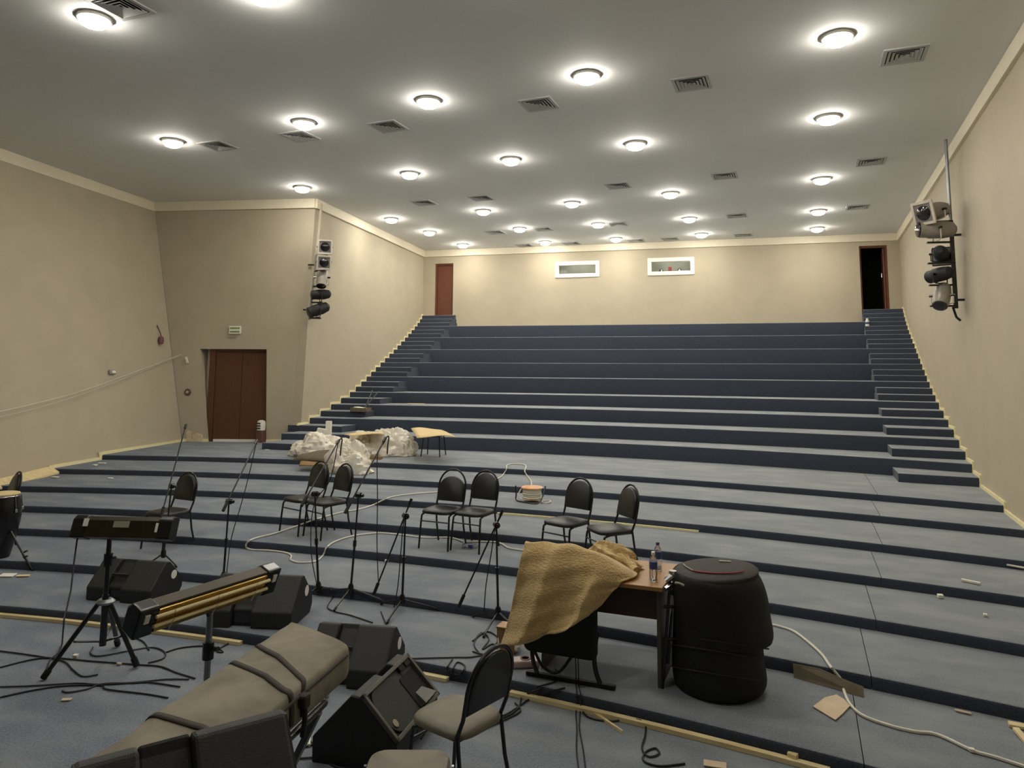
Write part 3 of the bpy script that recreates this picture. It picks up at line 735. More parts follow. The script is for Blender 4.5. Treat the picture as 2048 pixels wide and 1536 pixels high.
# folded stand leaning at the table end
p = spotY(1334, 1300, 5.78); p.z = .1
t = thing('folded_stand', p, 'folded black stand with chrome clamp leaning at the table end', 'stand')
MB().tube([(-.04, .0, 0), (.03, .02, .8)], .012, 8).build('pole', 'black', t)
MB().tube([(-.0, .02, .18), (.055, .04, .72)], .012, 8).build('pole', 'black', t)
MB().box((.035, .03, .5), (.02, .01, .36), Matrix.Rotation(.06, 3, 'Y')).build('pale_strip', 'labelgrey', t, smooth=0)
for z in (.36, .6): MB().tube([(-.02, .0, z), (.06, .04, z)], .014, 8).build('joint', 'black', t)
MB().tube([(.0, .0, .79), (.05, .02, .83)], .026, 10).build('clamp', 'chrome', t)
MB().tube([(.0, -.03, .74), (.05, .03, .77)], .017, 8).build('clamp_screw', 'chrome', t)
MB().lathe([(.03, .85), (.03, .87)], 12, (.05, .02, 0)).build('wing_nut', 'chrome', t)

# tall black drum case
t = thing('drum_case', (-.67, 5.98, .1), 'tall black soft drum case with red piped lid beside the table', 'case')
def loft(prof, n=36, wob=0, seed=0):
    rg = []
    for i, (z, cx, cy, rx, ry) in enumerate(prof):
        rg.append([V((cx+rx*math.cos(2*math.pi*j/n)*(1+wob*math.sin(2*math.pi*j/n*5+i*1.3+seed)), cy+ry*math.sin(2*math.pi*j/n)*(1+wob*math.sin(2*math.pi*j/n*4+i*2.1)), z)) for j in range(n+1)])
    return MB().grid(rg)
loft([(0, .0, 0, .3, .3), (.015, .0, 0, .335, .335), (.1, .01, 0, .355, .345), (.22, .0, 0, .342, .338), (.4, 0, 0, .338, .335), (.5, 0, 0, .34, .335)], 36, .012).build('lower_case', 'case', t, smooth=50, subsurf=1)
loft([(.38, .04, .0, .34, .33), (.375, .045, .0, .362, .338), (.44, .045, 0, .378, .343), (.52, .03, 0, .372, .348), (.6, .02, 0, .368, .352), (.7, .015, 0, .364, .35), (.79, .005, 0, .354, .344), (.84, .0, 0, .332, .33), (.855, 0, 0, .31, .31)], 36, .012, 2).build('upper_case', 'case', t, smooth=50, subsurf=1)
tilt = lambda x, y: .862+.07*x+.03*y
lid = [V((.318*math.cos(a), .318*math.sin(a), tilt(.318*math.cos(a), .318*math.sin(a)))) for a in [2*math.pi*k/40 for k in range(40)]]
mb = MB(); vs = []
for f, h in ((1, -.03), (1.01, 0), (.96, .012), (.7, .022), (.35, .028)): vs += [V((p.x*f, p.y*f, tilt(p.x*f, p.y*f)+h)) for p in lid]
vs.append(V((0, 0, tilt(0, 0)+.03)))
mb.add(vs, [(i*40+k, i*40+(k+1) % 40, (i+1)*40+(k+1) % 40, (i+1)*40+k) for i in range(4) for k in range(40)]+[(160+k, 160+(k+1) % 40, 200) for k in range(40)])
mb.build('lid', 'caselid', t, smooth=60)
T_ = lambda x, y: V((x, y, tilt(x, y)+.03))
arc = [T_(.22*math.cos(a)+.02, .13*math.sin(a)-.06) for a in [R_(205+13*k) for k in range(11)]]
MB().tube(smooth_path(arc[1:], 4), .0065, 6).build('red_piping', 'red', t)
MB().tube(smooth_path([T_(-.25, .03), T_(-.22, -.04), arc[1]], 4), .006, 6).build('piping', 'labelgrey', t)
MB().box(T_(.06, .14), (.09, .03, .008), Matrix.Rotation(.2, 3, 'Z')).build('badge', 'labelgrey', t, smooth=0)
for zz, ph in ((.47, 0), (.3, .4), (.14, .8)):
    MB().tube([V((.35*math.cos(a)+(.04 if zz > .4 else 0), .345*math.sin(a), zz+.08*math.cos((a-4.7)*1.3)-(.1 if zz > .4 else 0))) for a in [R_(195+15*k) for k in range(11)]], .006, 5).build('seam_piping', 'caselid', t)
MB().tube(smooth_path([(-.2, -.29, .8), (-.24, -.28, .81), (-.27, -.25, .8)], 4), .009, 6).build('zip_pull', 'labelgrey', t)

# ---------------------------------------------------------------- chairs
def make_chair(vm, label, drop=0):
    t = thing('stacking_chair', (0, 0, 0), label, 'chair')
    def sq(n=28, a=.212, b=.222, e=4):
        return [(a*abs(math.cos(q))**(2/e)*math.copysign(1, math.cos(q)), b*abs(math.sin(q))**(2/e)*math.copysign(1, math.sin(q))) for q in [2*math.pi*k/n for k in range(n)]]
    mb = MB(); rings = [(.93, .42), (1, .428), (1, .448), (.95, .463), (.7, .472), (.3, .476)]
    o = sq(); vs = [(x*s, y*s-.01, z) for s, z in rings for x, y in o]; n = len(o)
    mb.add(vs, [(i*n+j, i*n+(j+1) % n, (i+1)*n+(j+1) % n, (i+1)*n+j) for i in range(len(rings)-1) for j in range(n)]+[tuple(range(n-1, -1, -1)), tuple(5*n+j for j in range(n))])
    mb.build('seat', vm, t, smooth=50)
    for sx in (-1, 1):
        MB().tube(smooth_path([(sx*.185, -.12, .415), (sx*.19, -.165, .405), (sx*.195, -.19, .36), (sx*.205, -.225, 0)], 3), .0125, 8).build('leg', 'black', t)
        MB().tube([(sx*.19, .17, .44), (sx*.195, .2, .22), (sx*.2, .26, 0)], .0125, 8).build('leg', 'black', t)
    MB().tube([(-.185, -.14, .418), (-.185, .17, .425), (.185, .17, .425), (.185, -.14, .418)], .011, 6).build('seat_frame', 'black', t)
    MB().tube([(-.2, -.2, .33), (.2, -.2, .33)], .009, 6).build('stretcher', 'black', t)
    B = lambda z: .19+(z-.44)*.21
    hoop = [(-.19, .16, .43), (-.192, B(.55), .55), (-.195, B(.7), .7)]+[(-.195*math.cos(a), B(.7+.21*math.sin(a)), .7+.21*math.sin(a)) for a in [R_(12*k) for k in range(1, 15)]]+[(.195, B(.7), .7), (.192, B(.55), .55), (.19, .16, .43)]
    MB().tube(hoop, .0125, 8).build('back_frame', 'black', t)
    z0, z1, top = .565-drop, .7-drop*.4, .185-drop*.9
    pl = [(-.178, z0), (.178, z0), (.18, z1)]+[(.18*math.cos(R_(k)), z1+top*math.sin(R_(k))) for k in range(15, 180, 15)]+[(-.18, z1)]
    vs = []
    for k, (s, dy) in enumerate(((.94, -.034), (1, -.022), (1, .008), (.95, .016))):
        cz = (z0+z1+top)/2
        vs += [(x*s, B(z)+dy, cz+(z-cz)*s) for x, z in pl]
    n = len(pl); mb = MB()
    mb.add(vs, [(i*n+j, i*n+(j+1) % n, (i+1)*n+(j+1) % n, (i+1)*n+j) for i in range(3) for j in range(n)]+[tuple(range(n-1, -1, -1)), tuple(3*n+j for j in range(n))])
    mb.build('backrest', vm, t, smooth=50)
    return t
def seat_at(t, ctr, fdir, label=None, group=None, first=False):
    rz = math.atan2(fdir.y, fdir.x)+math.pi/2
    if first: t.location = ctr; t.rotation_euler = (0, 0, rz); tag(t, label, None, group); return t
    return copy_thing(t, ctr, rz, label, group)
def from_feet(fl, fr, rl, rr, lvl):
    a, b, c, d = (on(*q, lvl) for q in (fl, fr, rl, rr)); return (a+b+c+d)/4, ((a+b)-(c+d)).normalized()
G = 'black chairs on the low steps'
ch = make_chair('vinyl', 'x')
c, d = from_feet((552, 1069), (600, 1077), (611, 1051), (655, 1057), 3); seat_at(ch, c, (d+V((-.3, 0, 0))).normalized(), 'black chair with round back, left of the pair behind the pale cable', G, True)
c, d = from_feet((598.7, 1077.5), (644.4, 1084), (660, 1058), (707, 1066), 3); seat_at(ch, c, (d+V((-.3, 0, 0))).normalized(), 'black chair, right one of the pair in front of the plastic heap', G)
ch3 = make_chair('vinyl', 'x', .045)
c, d = from_feet((833, 1100.6), (890, 1104), (865.5, 1079.4), (924, 1082), 3); seat_at(ch3, c+V((.04, 0, 0)), (d+V((-.15, 0, 0))).normalized(), 'black chair with a gap above its backrest, left of the middle pair', G, True)
c, d = from_feet((893, 1105.6), (957.7, 1108), (930, 1082), (989, 1087), 3); seat_at(ch, c+V((.05, -.02, 0)), (d+V((-.2, 0, 0))).normalized(), 'black chair, right of the middle pair behind a boom stand', G)
c, d = from_feet((1083, 1127), (1148, 1135), (1118, 1104), (1180, 1111), 3); seat_at(ch, c+V((.02, -.05, 0)), (d+V((-.35, 0, 0))).normalized(), 'black chair behind the blanket, left of the pair by the table', G)
c = on(1221, 1140, 3); seat_at(ch, c, V((-.72, -.7, 0)), 'black chair turned sideways behind the table, right of its pair', G)
c = on(334, 1094, 2); seat_at(ch, c, (on(277, 1111, 2)-on(362, 1090, 2)).normalized(), 'black chair behind the folded dark heater, beside a boom stand', G)
c = on(-24, 1092, 2); seat_at(ch, c, V((-.35, -.94, 0)), 'black chair cut by the left edge behind the conga drum', G)
fchair = make_chair('dustvinyl', 'x')
for k in fchair.children:
    if k.name.startswith('backrest'): k.data.materials[0] = M['vinyl']
bk_top = spot(990, 1296, .9); aw = V((bk_top.x, bk_top.y, 0)).normalized(); fd = Matrix.Rotation(R_(50), 3, 'Z') @ aw
c = bk_top+fd*.28; c.z = 0
seat_at(fchair, c, fd, 'large dusty black chair seen from behind, beside the open speaker', 'dusty chairs in front', True)
def make_stool(vm, label):
    t = thing('padded_stool', (0, 0, 0), label, 'stool')
    mb = MB(); o = rrect(.43, .42, .09, 5); n = len(o); rings = [(.95, .42), (1, .43), (1, .46), (.95, .478), (.6, .488)]
    mb.add([(x*s, y*s, z) for s, z in rings for x, y in o], [(i*n+j, i*n+(j+1) % n, (i+1)*n+(j+1) % n, (i+1)*n+j) for i in range(4) for j in range(n)]+[tuple(range(n-1, -1, -1)), tuple(4*n+j for j in range(n))])
    mb.build('seat', vm, t, smooth=50)
    for sx in (-1, 1):
        for sy in (-1, 1): MB().tube([(sx*.17, sy*.16, .42), (sx*.205, sy*.215, 0)], .013, 8).build('leg', 'black', t)
    MB().tube([(-.18, -.17, .412), (.18, -.17, .412), (.18, .17, .412), (-.18, .17, .412)], .011, 6, closed=True).build('seat_frame', 'black', t)
    for sx in (-1, 1): MB().tube([(sx*.222, .12, .43), (sx*.235, .12, .43)], .014, 8).build('bolt', 'chrome', t)
    return t
st = make_stool('dustvinyl', 'dusty padded seat cut by the bottom edge, beside the speaker'); c = spot(812, 1540, .48); st.location = (c.x, c.y, 0); st.rotation_euler = (0, 0, R_(22))
st2 = make_stool('vinyl', 'black stool under the bent plywood sheet'); c = (on(834, 912, 7)+on(871.5, 914.7, 7)+on(863, 908, 7)+on(899, 911, 7))/4; st2.location = c; st2.rotation_euler = (0, 0, R_(10))

# ---------------------------------------------------------------- reading heights off the stepped floor
def ground(x, y):
    pts = [spot(x, y, .1*k) for k in range(8)]
    for k, p in enumerate(pts):
        lo = -99 if k == 0 else low(k-1)(p.x); hi = low(k)(p.x) if k < 7 else 16
        if lo <= p.y <= hi: return p
    for k in range(7):
        a, b = pts[k], pts[k+1]
        if a.y > low(k)(a.x) and b.y < low(k)(b.x):
            for i in range(11):
                p = spot(x, y, .1*k+.01*i)
                if p.y <= low(k)(p.x): return p-V((0, .008, 0))
    return pts[7]
def cable(pts, label, m='cable', r=.0065, group=None, name='cable', lift=None, cat='cable'):
    px = smooth_path([V((a, b, 0)) for a, b in pts], 8)
    w = [ground(p.x, p.y)+V((0, 0, r+.002)) for p in px]
    if lift: w = [V(q) for q in lift]+w
    o = w[0].copy()
    ob = MB().tube([p-o for p in w], r, 6).build(name, m); ob.location = o
    return tag(ob, label, cat, group)

# ---------------------------------------------------------------- microphone boom stands
def mic_stand(base, clamp, tip, tail, dtip, dtail, feet, label, wire=None, clip=True):
    b = ground(*base); z0 = b.z
    t = thing('microphone_stand', b, label, 'microphone stand', 'black boom microphone stands')
    c = spotY(clamp[0], clamp[1], b.y)-b
    tp, tl = spotY(tip[0], tip[1], b.y+dtip)-b, spotY(tail[0], tail[1], b.y+dtail)-b
    MB().lathe([(.02, .05), (.03, .06), (.03, .12), (.018, .15)], 12).build('hub', 'black', t)
    for f in feet:
        g = spot(f[0], f[1], z0)-b; g.z = 0
        if g.length > .42: g *= .42/g.length
        leg = MB().tube([V((0, 0, .1)), V((g.x*.9, g.y*.9, .035)), V((g.x, g.y, .012))], .0095, 6).build('leg', 'black', t)
        MB().tube([V((g.x*.93, g.y*.93, .028)), V((g.x*1.03, g.y*1.03, .012))], .013, 6).build('rubber_foot', 'rubber', leg)
    MB().tube([V((0, 0, .1)), c*.55], .0125, 8).build('pole', 'black', t)
    MB().tube([c*.52, c], .0095, 8).build('upper_pole', 'black', t)
    MB().tube([c*.5, c*.56], .019, 8).build('collar', 'black', t)
    d = (tp-tl).normalized()
    MB().tube([tl, tp], .0085, 8).build('boom', 'black', t)
    MB().tube([tl, tl+d*.12], .017, 8).build('counterweight', 'rubber', t)
    n = d.cross(c.normalized()).normalized()
    MB().tube([c-n*.03, c+n*.03], .03, 10).build('clamp', 'black', t)
    MB().tube([c+n*.03, c+n*.06], .018, 8).build('knob', 'black', t)
    MB().tube([tp-d*.03, tp+d*.03], .016, 8).build('clip', 'black', t)
    if clip:
        MB().tube(smooth_path([tp+d*.03, tp+d*.05+V((.03, 0, .0)), tp+V((.05, -.01, -.06)), tp+V((.045, -.01, -.15))], 5), .008, 6).build('cable_end', 'cable', t)
    if wire:
        w = [tp*.98]+[spotY(a, e, b.y+dtip+(.0 if i else .0)-dtip*(i+1)/len(wire))-b for i, (a, e) in enumerate(wire)]
        w[-1].z = max(w[-1].z, .005)
        MB().tube(smooth_path(w, 6), .0055, 5).build('cable', 'cable', t)
    return t
mic_stand((326, 1124), (343, 972), (371, 853), (322, 1034), .35, -.25, [(300, 1130), (352, 1136), (330, 1112)], 'boom stand behind the dark folded heater, by a black chair', None, False)
mic_stand((446, 1171), (458, 1003), (513, 884), (446, 1022), .45, -.2, [(410, 1176), (480, 1182), (450, 1160)], 'tall boom stand between the two heaters, boom towards the door', [(498, 950), (482, 1010), (462, 1080), (453, 1150)], False)
mic_stand((636, 1192), (630, 988), (676, 884), (603, 1012), .4, -.25, [(694, 1187), (610, 1200), (640, 1178)], 'boom stand crossing the left chair of the pair', [(660, 960), (628, 1010), (622, 1100), (636, 1180)])
mic_stand((702, 1196), (717, 990), (769, 880), (690, 1026), .4, -.25, [(766, 1206), (650, 1239), (640, 1189)], 'boom stand crossing the right chair, lit plastic behind its tip', [(755, 912), (755, 1000), (754, 1090), (757, 1170)])
mic_stand((804, 1219), (811, 1032), (821, 1003), (747, 1190), .1, -.18, [(877, 1223), (775, 1248), (763, 1211)], 'boom stand left of the middle chairs, boom folded down', [(808, 1040), (802, 1100), (796, 1170), (788, 1215)], False)
mic_stand((996, 1245), (993, 1050), (1003, 1026), (917, 1214), .1, -.18, [(947, 1236), (950, 1296), (1030, 1262)], 'boom stand in front of the right middle chair, boom folded down', [(990, 1060), (982, 1110), (972, 1170), (968, 1225)], False)

# ---------------------------------------------------------------- wedge monitor speakers
def wedge(right_px, left_px, zb, s, label, front=False, top='boxtop', W=.6):
    q, p = spot(*right_px, zb+.37*s), spot(*left_px, zb+.37*s)
    d = (q-p); d.z = 0; d.normalize()
    t = thing('monitor_speaker', V(((q-d*W*s/2).x, (q-d*W*s/2).y, zb)), label, 'speaker', 'black wedge monitor speakers', math.atan2(d.y, d.x))
    sec = [(-.23, 0), (-.23, .13), (0, .37), (.05, .365), (.27, .15), (.27, .06), (.22, 0)]
    mid = [(-.17, 0), (-.17, .1), (.0, .3), (.03, .345), (.05, .365), (.27, .15), (.27, .06), (.22, 0)]
    mid = [(-.17, 0), (-.17, .13), (.03, .33), (.05, .365), (.27, .15), (.27, .06), (.22, 0)]
    w = W*s/2
    def ext(mb, poly, a, b): return mb.prism([(0, y*s, z*s) for y, z in poly], (a, 0, 0), (b, 0, 0))
    mb = MB(); ext(mb, sec, -w, -w*.45); ext(mb, mid, -w*.45, w*.05); ext(mb, sec, w*.05, w)
    mb.build('cabinet', top, t, smooth=0, bevel=.012)
    for a in (-w, w): ext(MB(), [(y*.97, .005+z*.97) for y, z in sec], a-.004, a+.004).build('side_panel', 'box', t, smooth=0)
    MB().box((-w*.2, -.12*s, .24*s), (w*.5, .02, .035)).build('handle', 'grille', t, smooth=0, bevel=.006)
    mb = MB()
    mb.box((-w*.2, -.172*s, .07*s), (w*.4, .008, .08*s)); mb.build('connector_plate', 'endcap', t, smooth=0)
    rx = Matrix.Rotation(math.pi/2, 3, 'Y')
    for sg in ((1, -1) if not front else (-1,)): MB().lathe([(.045*s, 0), (.045*s, .004)], 20, (sg*(w+.004) - (.002 if sg > 0 else .004), .12*s, .215*s), rx).build('round_sticker', 'label', t)
    if front:      # baffle with woofer grille, horn and slots
        a, b = V((0, .05*s, .365*s)), V((0, .27*s, .15*s)); u = (a-b).normalized(); n = V((0, u.z, -u.y)); c = (a+b)/2; L = (a-b).length
        Rm = Matrix((V((1, 0, 0)), u, n)).transposed() if V((1, 0, 0)).cross(u).dot(n) > 0 else Matrix((V((-1, 0, 0)), u, n)).transposed()
        sg = 1
        rim = MB()
        for cc, dd in (((0, L/2-.014), (2*w, .028)), ((0, -L/2+.014), (2*w, .028)), ((w-.014, 0), (.028, L)), ((-w+.014, 0), (.028, L))):
            rim.box(c+V((cc[0], 0, 0))+u*cc[1]+n*.012, (dd[0], dd[1], .03), Rm)
        rim.build('baffle_rim', 'horn', t, smooth=0, bevel=.004)
        pl = rrect(w*1.06, L*.9, .1*s)
        MB().prism([c+V((x+w*.36, 0, 0))+u*y for x, y in pl], n*.0, n*.016).build('woofer_grille', 'grille', t, smooth=0, bevel=.005)
        MB().lathe([(.026, 0), (.026, .006)], 16, c+V((w*.72, 0, 0))-u*(L*.24)+n*.016, Rm).build('badge', 'chrome', t)
        MB().prism([c+V((x-w*.57, 0, 0))+u*(y-L*.08) for x, y in rrect(w*.62, L*.66, .02)], n*.0, n*.006).build('horn_throat', 'dark', t, smooth=0)
        hx = lambda a, e, k: c+V((w*a, 0, 0))+u*(L*e)+n*k
        MB().hexa([hx(-.84, -.4, .006), hx(-.3, -.4, .006), hx(-.42, -.14, .006), hx(-.72, -.14, .006)], [hx(-.84, -.4, .05), hx(-.3, -.4, .05), hx(-.42, -.14, .01), hx(-.72, -.14, .01)]).build('horn', 'horn', t, smooth=0)
        for k in (0, 1): MB().box(c+V((-w*(.52+.26*k), 0, 0))+u*(L*.38)+n*.016, (w*.2, L*.1, .012), Rm).build('port', 'dark', t, smooth=0)
    return t
wedge((334, 1124), (232, 1117), .1, 1.0, 'wedge speaker with white sticker behind the heater tripod', W=.76)
wedge((604, 1152), (470, 1148), .1, 1.12, 'wedge speaker with white sticker behind the gold heater', W=.72)
wedge((789, 1255), (640, 1245), 0, 1.08, 'wedge speaker with sticker behind the end of the canvas case')
wedge((703, 1390), (803, 1300), 0, 1.18, 'open-fronted wedge speaker with large woofer beside the dusty chair', True)
wedge((572, 1424), (185, 1526), 1.0, 1.0, 'large nearest wedge speaker at the bottom edge, below the canvas case')

# ---------------------------------------------------------------- canvas keyboard case on its crossed stand
ZC = 1.08
FL, FR = spot(580, 1242, ZC), spot(700, 1291, ZC)
UL = (spot(180, 1512, ZC)-FL).normalized(); W0 = (FR-FL).length; wd_ = (FR-FL).normalized()
LC, TH = 1.5, .16
t = thing('keyboard_case', (FL.x, FL.y, 0), 'long grey canvas keyboard case with brown straps on a crossed stand', 'case')
org = V((FL.x, FL.y, 0))
from mathutils import noise as NZ
def sect(u):
    w = W0*(1-.04*u); o = FL+UL*u-org; o.z = 0
    pts = []
    top = [(0.0, .035), (.012, .012), (.04, 0), (.15, .0), (.3, 0), (.45, 0), (.6, .0), (.75, 0), (.87, 0), (.96, 0), (.99, .012), (1, .035)]
    for f, dz in top:
        z = ZC-dz+(.012*math.sin(f*math.pi)+.012*NZ.noise(V((u*5, f*3, 1)))+.006*NZ.noise(V((u*14, f*7, 4))) if dz < .02 else 0)
        pts.append(o+wd_*(f*w)+V((0, 0, z)))
    for f, dz in ((1.01, .08), (1, TH-.03), (.97, TH), (.5, TH+.006), (.03, TH), (0, TH-.03), (-.008, .08)):
        pts.append(o+wd_*(f*w)+V((0, 0, ZC-dz)))
    return pts
us = [0, .01, .04]+[.04+(LC-.08)*k/34 for k in range(1, 34)]+[LC-.04, LC-.01, LC]
secs = []
for u in us:
    p = sect(u)
    if u in (0, LC):
        c = sum(p, V())/len(p); p = [c+(q-c)*V((1, 1, .72)) if False else V((q.x+(c.x-q.x)*.04, q.y+(c.y-q.y)*.04, c.z+(q.z-c.z)*.72)) for q in p]
    secs.append(p+[p[0]])
mb = MB().grid(secs); n = len(secs[0]); mb.f += [tuple(range(n-1)), tuple((len(us)-1)*n+j for j in reversed(range(n-1)))]; mb.mi += [0, 0]
mb.build('cover', 'bag', t, smooth=60)
e = MB().tube([sect(u)[11]+wd_*.004 for u in us[2:-2:2]], .008, 6).build('zip', 'strap', t)
MB().tube([sect(u)[0]-wd_*.002 for u in us[2:-2:2]], .006, 6).build('piping', 'strap', t)
def band(u0, u1, name='strap', wid=.036):
    rows = []
    for k in range(25):
        f = k/24; u = u0+(u1-u0)*f
        s_ = sect(u); x = f*10.999; i = int(x); p = s_[i].lerp(s_[i+1], x-i)
        rows.append([p-UL*wid/2+V((0, 0, .004)), p+UL*wid/2+V((0, 0, .004))])
    q = [r for r in rows]; s_ = sect(u1)
    q.append([s_[12]-UL*wid/2+wd_*.005, s_[12]+UL*wid/2+wd_*.005]); q.append([s_[13]-UL*wid/2+wd_*.005, s_[13]+UL*wid/2+wd_*.005])
    return MB().grid(q).build(name, 'strap', t, smooth=60, thick=.005)
def u_of(x, y):
    d = spot(x, y, ZC)-FL; return (d.x*wd_.y-d.y*wd_.x)/(UL.x*wd_.y-UL.y*wd_.x)
band(u_of(505, 1280), u_of(602, 1368)); band(u_of(450, 1318), u_of(588, 1392)); band(u_of(285, 1438), u_of(470, 1462))
h0 = sect(u_of(605, 1374))[11]
MB().box(h0+wd_*.02-V((0, 0, .02)), (.05, .05, .06)).build('handle_wrap', 'strap', t, smooth=0, bevel=.012)
MB().tube(smooth_path([h0+wd_*.03, h0+wd_*.035-V((0, 0, .1)), h0+wd_*.02-V((0, 0, .17))], 5), .012, 6).build('hanging_strap', 'strap', t)
t2 = thing('keyboard_stand', org+UL*.75+wd_*(W0/2), 'black crossed tube stand carrying the canvas keyboard case', 'stand')
for uu in (-.45, .45):
    for sg in (1, -1):
        a, b = UL*uu+wd_*(sg*.26)+V((0, 0, ZC-TH-.03)), UL*uu-wd_*(sg*.3)+V((0, 0, .02)); b += UL*(.02*sg)
        a += UL*(.02*sg)
        MB().box((a+b)/2, (.03, .03, (a-b).length), V((0, 0, 1)).rotation_difference((a-b).normalized()).to_matrix()).build('leg', 'black', t2, smooth=0)
for sg in (1, -1):
    MB().tube([UL*-.5+wd_*(sg*.26)+V((0, 0, ZC-TH-.02)), UL*.5+wd_*(sg*.26)+V((0, 0, ZC-TH-.02))], .016, 8).build('rest_bar', 'black', t2)
    MB().tube([UL*-.5+wd_*(sg*.3)+V((0, 0, .018)), UL*.5+wd_*(sg*.3)+V((0, 0, .018))], .016, 8).build('foot_bar', 'black', t2)

# ---------------------------------------------------------------- two infrared heaters on stands
def heater(a, b, face, label, gold, feet, hub, ptop, grey):
    mid = (a+b)/2; base = V((ptop.x, ptop.y, 0))
    t = thing('infrared_heater', base, label, 'heater')
    x = (b-a).normalized(); L = (b-a).length; y = V(face).normalized(); y = (y-x*y.dot(x)).normalized(); z = x.cross(y)
    if z.z < 0: z = -z
    Rm = Matrix((x, y, z)).transposed(); o = mid-base
    sec = [(-.06, -.08), (.045, -.085), (.05, -.075), (.05, .075), (.045, .085), (-.03, .085), (-.06, .05)]
    P = lambda f, q: o+x*f+y*q[0]+z*q[1]
    MB().prism([P(0, q) for q in sec], -x*(L/2-.1), x*(L/2-.1)).build('housing', 'bronze', t, smooth=0, bevel=.004)
    for sg in (1, -1):
        MB().prism([P(0, (q[0]*1.12, q[1]*1.1)) for q in sec], x*sg*(L/2-.12), x*sg*(L/2)).build('end_cap', 'endcap', t, smooth=0, bevel=.012)
        MB().box(P(sg*(L/2-.05), (.06, .03)), (.03, .008, .05), Rm).build('end_label', 'label', t, smooth=0)
    if gold:
        MB().prism([P(0, q) for q in [(.051, -.07), (.058, -.07), (.053, -.02), (.058, .01), (.053, .05), (.058, .068), (.051, .07)]], -x*(L/2-.12), x*(L/2-.12)).build('reflector', 'gold', t, smooth=0)
        for h in (.035, -.025): MB().tube([P(-L/2+.1, (.068, h)), P(L/2-.1, (.068, h))], .011, 8).build('heating_tube', 'goldtube', t)
        for f in (-.3, 0, .3): MB().tube([P(f, (.07, .08)), P(f, (.085, 0)), P(f, (.07, -.08))], .002, 4).build('guard_wire', 'chrome', t)
    else:
        MB().box(P(-.0, (-.066, .02)), (.13, .006, .05), Rm).build('rating_plate', 'labelgrey', t, smooth=0)
        MB().box(P(-.3, (-.066, .03)), (.04, .006, .06), Rm).build('sticker', 'label', t, smooth=0)
        MB().box(P(.3, (-.064, .0)), (.03, .006, .07), Rm).build('sticker', 'label', t, smooth=0)
    tp = ptop-base
    MB().tube([tp+V((0, 0, -.02)), o-y*.05], .02, 8).build('bracket', 'black', t)
    m = 'steel' if grey else 'black'
    MB().tube([V((0, 0, hub-.35 if not grey else .1)), V((0, 0, hub+.05))], .027, 10).build('pole', m, t)
    MB().tube([V((0, 0, hub)), tp], .019, 10).build('upper_pole', m, t)
    MB().tube([V((0, 0, (hub+tp.z)/2-.05)), V((0, 0, (hub+tp.z)/2+.05))], .034, 10).build('collar', 'black', t)
    MB().tube([V((0, 0, (hub+tp.z)/2)), V((.08, .0, (hub+tp.z)/2+.02))], .014, 8).build('knob', 'black', t)
    MB().lathe([(.06, hub-.02), (.075, hub), (.05, hub+.02)], 14).build('hub', 'steel' if not grey else 'black', t)
    for f in feet:
        f = V(f)-base
        leg = MB().tube([V((f.x*.1, f.y*.1, hub)), f+V((0, 0, .02))], .019, 8).build('leg', 'black', t)
        d = (f-V((f.x*.1, f.y*.1, hub))).normalized(); MB().tube([f+V((0, 0, .02))-d*.07, f+V((0, 0, .018))], .026, 8).build('rubber_foot', 'rubber', leg)
        MB().tube([V((0, 0, hub*.45)), V((0, 0, hub)).lerp(f, .52)], .009, 6).build('brace', 'black', t)
    return t, base
Lp, Rp = spot(262, 1243, 1.1), spot(546, 1152, 1.1)
pt = Lp.lerp(Rp, .46)+V((0, .06, -.1))
fc = Lp-Rp; fc = V((-fc.y, fc.x, 0)); fc = fc if fc.dot(EYE-Lp) > 0 else -fc; fc = fc.normalized()
heater(Lp, Rp, fc+V((0, 0, -.4)), 'infrared heater with gold reflector on a grey pole', True, [pt*V((1, 1, 0))+V((.45*math.cos(a), .45*math.sin(a), 0)) for a in (.6, 2.7, 4.8)], .55, pt, True)
Lp, Rp = spot(152, 1054, 1.21), spot(350, 1058, 1.21)
hb = spot(210, 1200, .58)
pt = V((hb.x+.03, hb.y-.02, 1.25))
fc = Lp-Rp; fc = V((-fc.y, fc.x, 0)); fc = -fc if fc.dot(EYE-Lp) > 0 else fc; fc = fc.normalized()
h2, hbase = heater(Lp, Rp, fc+V((0, 0, -.35)), 'dark infrared heater seen from behind on a black tripod', False, [spot(86, 1361, 0), spot(273, 1336, 0), spot(235, 1293, 0)], .58, pt, False)
q = [Lp+V((0, .02, -.08)), spotY(148, 1125, Lp.y-.05), spotY(142, 1180, Lp.y-.15), spotY(128, 1240, Lp.y-.3)]
cable([(124, 1290), (116, 1308), (100, 1322), (92, 1345)], 'thin black cable hanging from the dark heater to the floor', lift=q)

# ---------------------------------------------------------------- conga drum at the left edge
f = ground(66, 1142); c = spot(-11, 1134, .1)
t = thing('conga_drum', (c.x-.03, c.y+.05, .1), 'tall black conga drum with tan skin at the left edge', 'drum')
MB().lathe([(.1, .03), (.125, .12), (.17, .32), (.205, .52), (.21, .62), (.2, .74), (.178, .84)], 28).build('shell', 'drum', t)
MB().lathe([(.176, .845), (.182, .85), (.18, .862), (.16, .868), (.01, .87)], 28).build('drumhead', 'skin', t)
MB().tube([(.186*math.cos(2*math.pi*k/24), .186*math.sin(2*math.pi*k/24), .835) for k in range(24)], .009, 6, closed=True).build('hoop', 'chrome', t)
for k in range(6):
    a = k*math.pi/3-.9; e = V((math.cos(a), math.sin(a), 0))
    MB().tube([e*.192+V((0, 0, .84)), e*.214+V((0, 0, .7)), e*.22+V((0, 0, .64))], .006, 6).build('tension_rod', 'chrome', t)
    MB().box(e*.214+V((0, 0, .66)), (.03, .03, .04)).build('lug', 'chrome', t, smooth=0, bevel=.005)
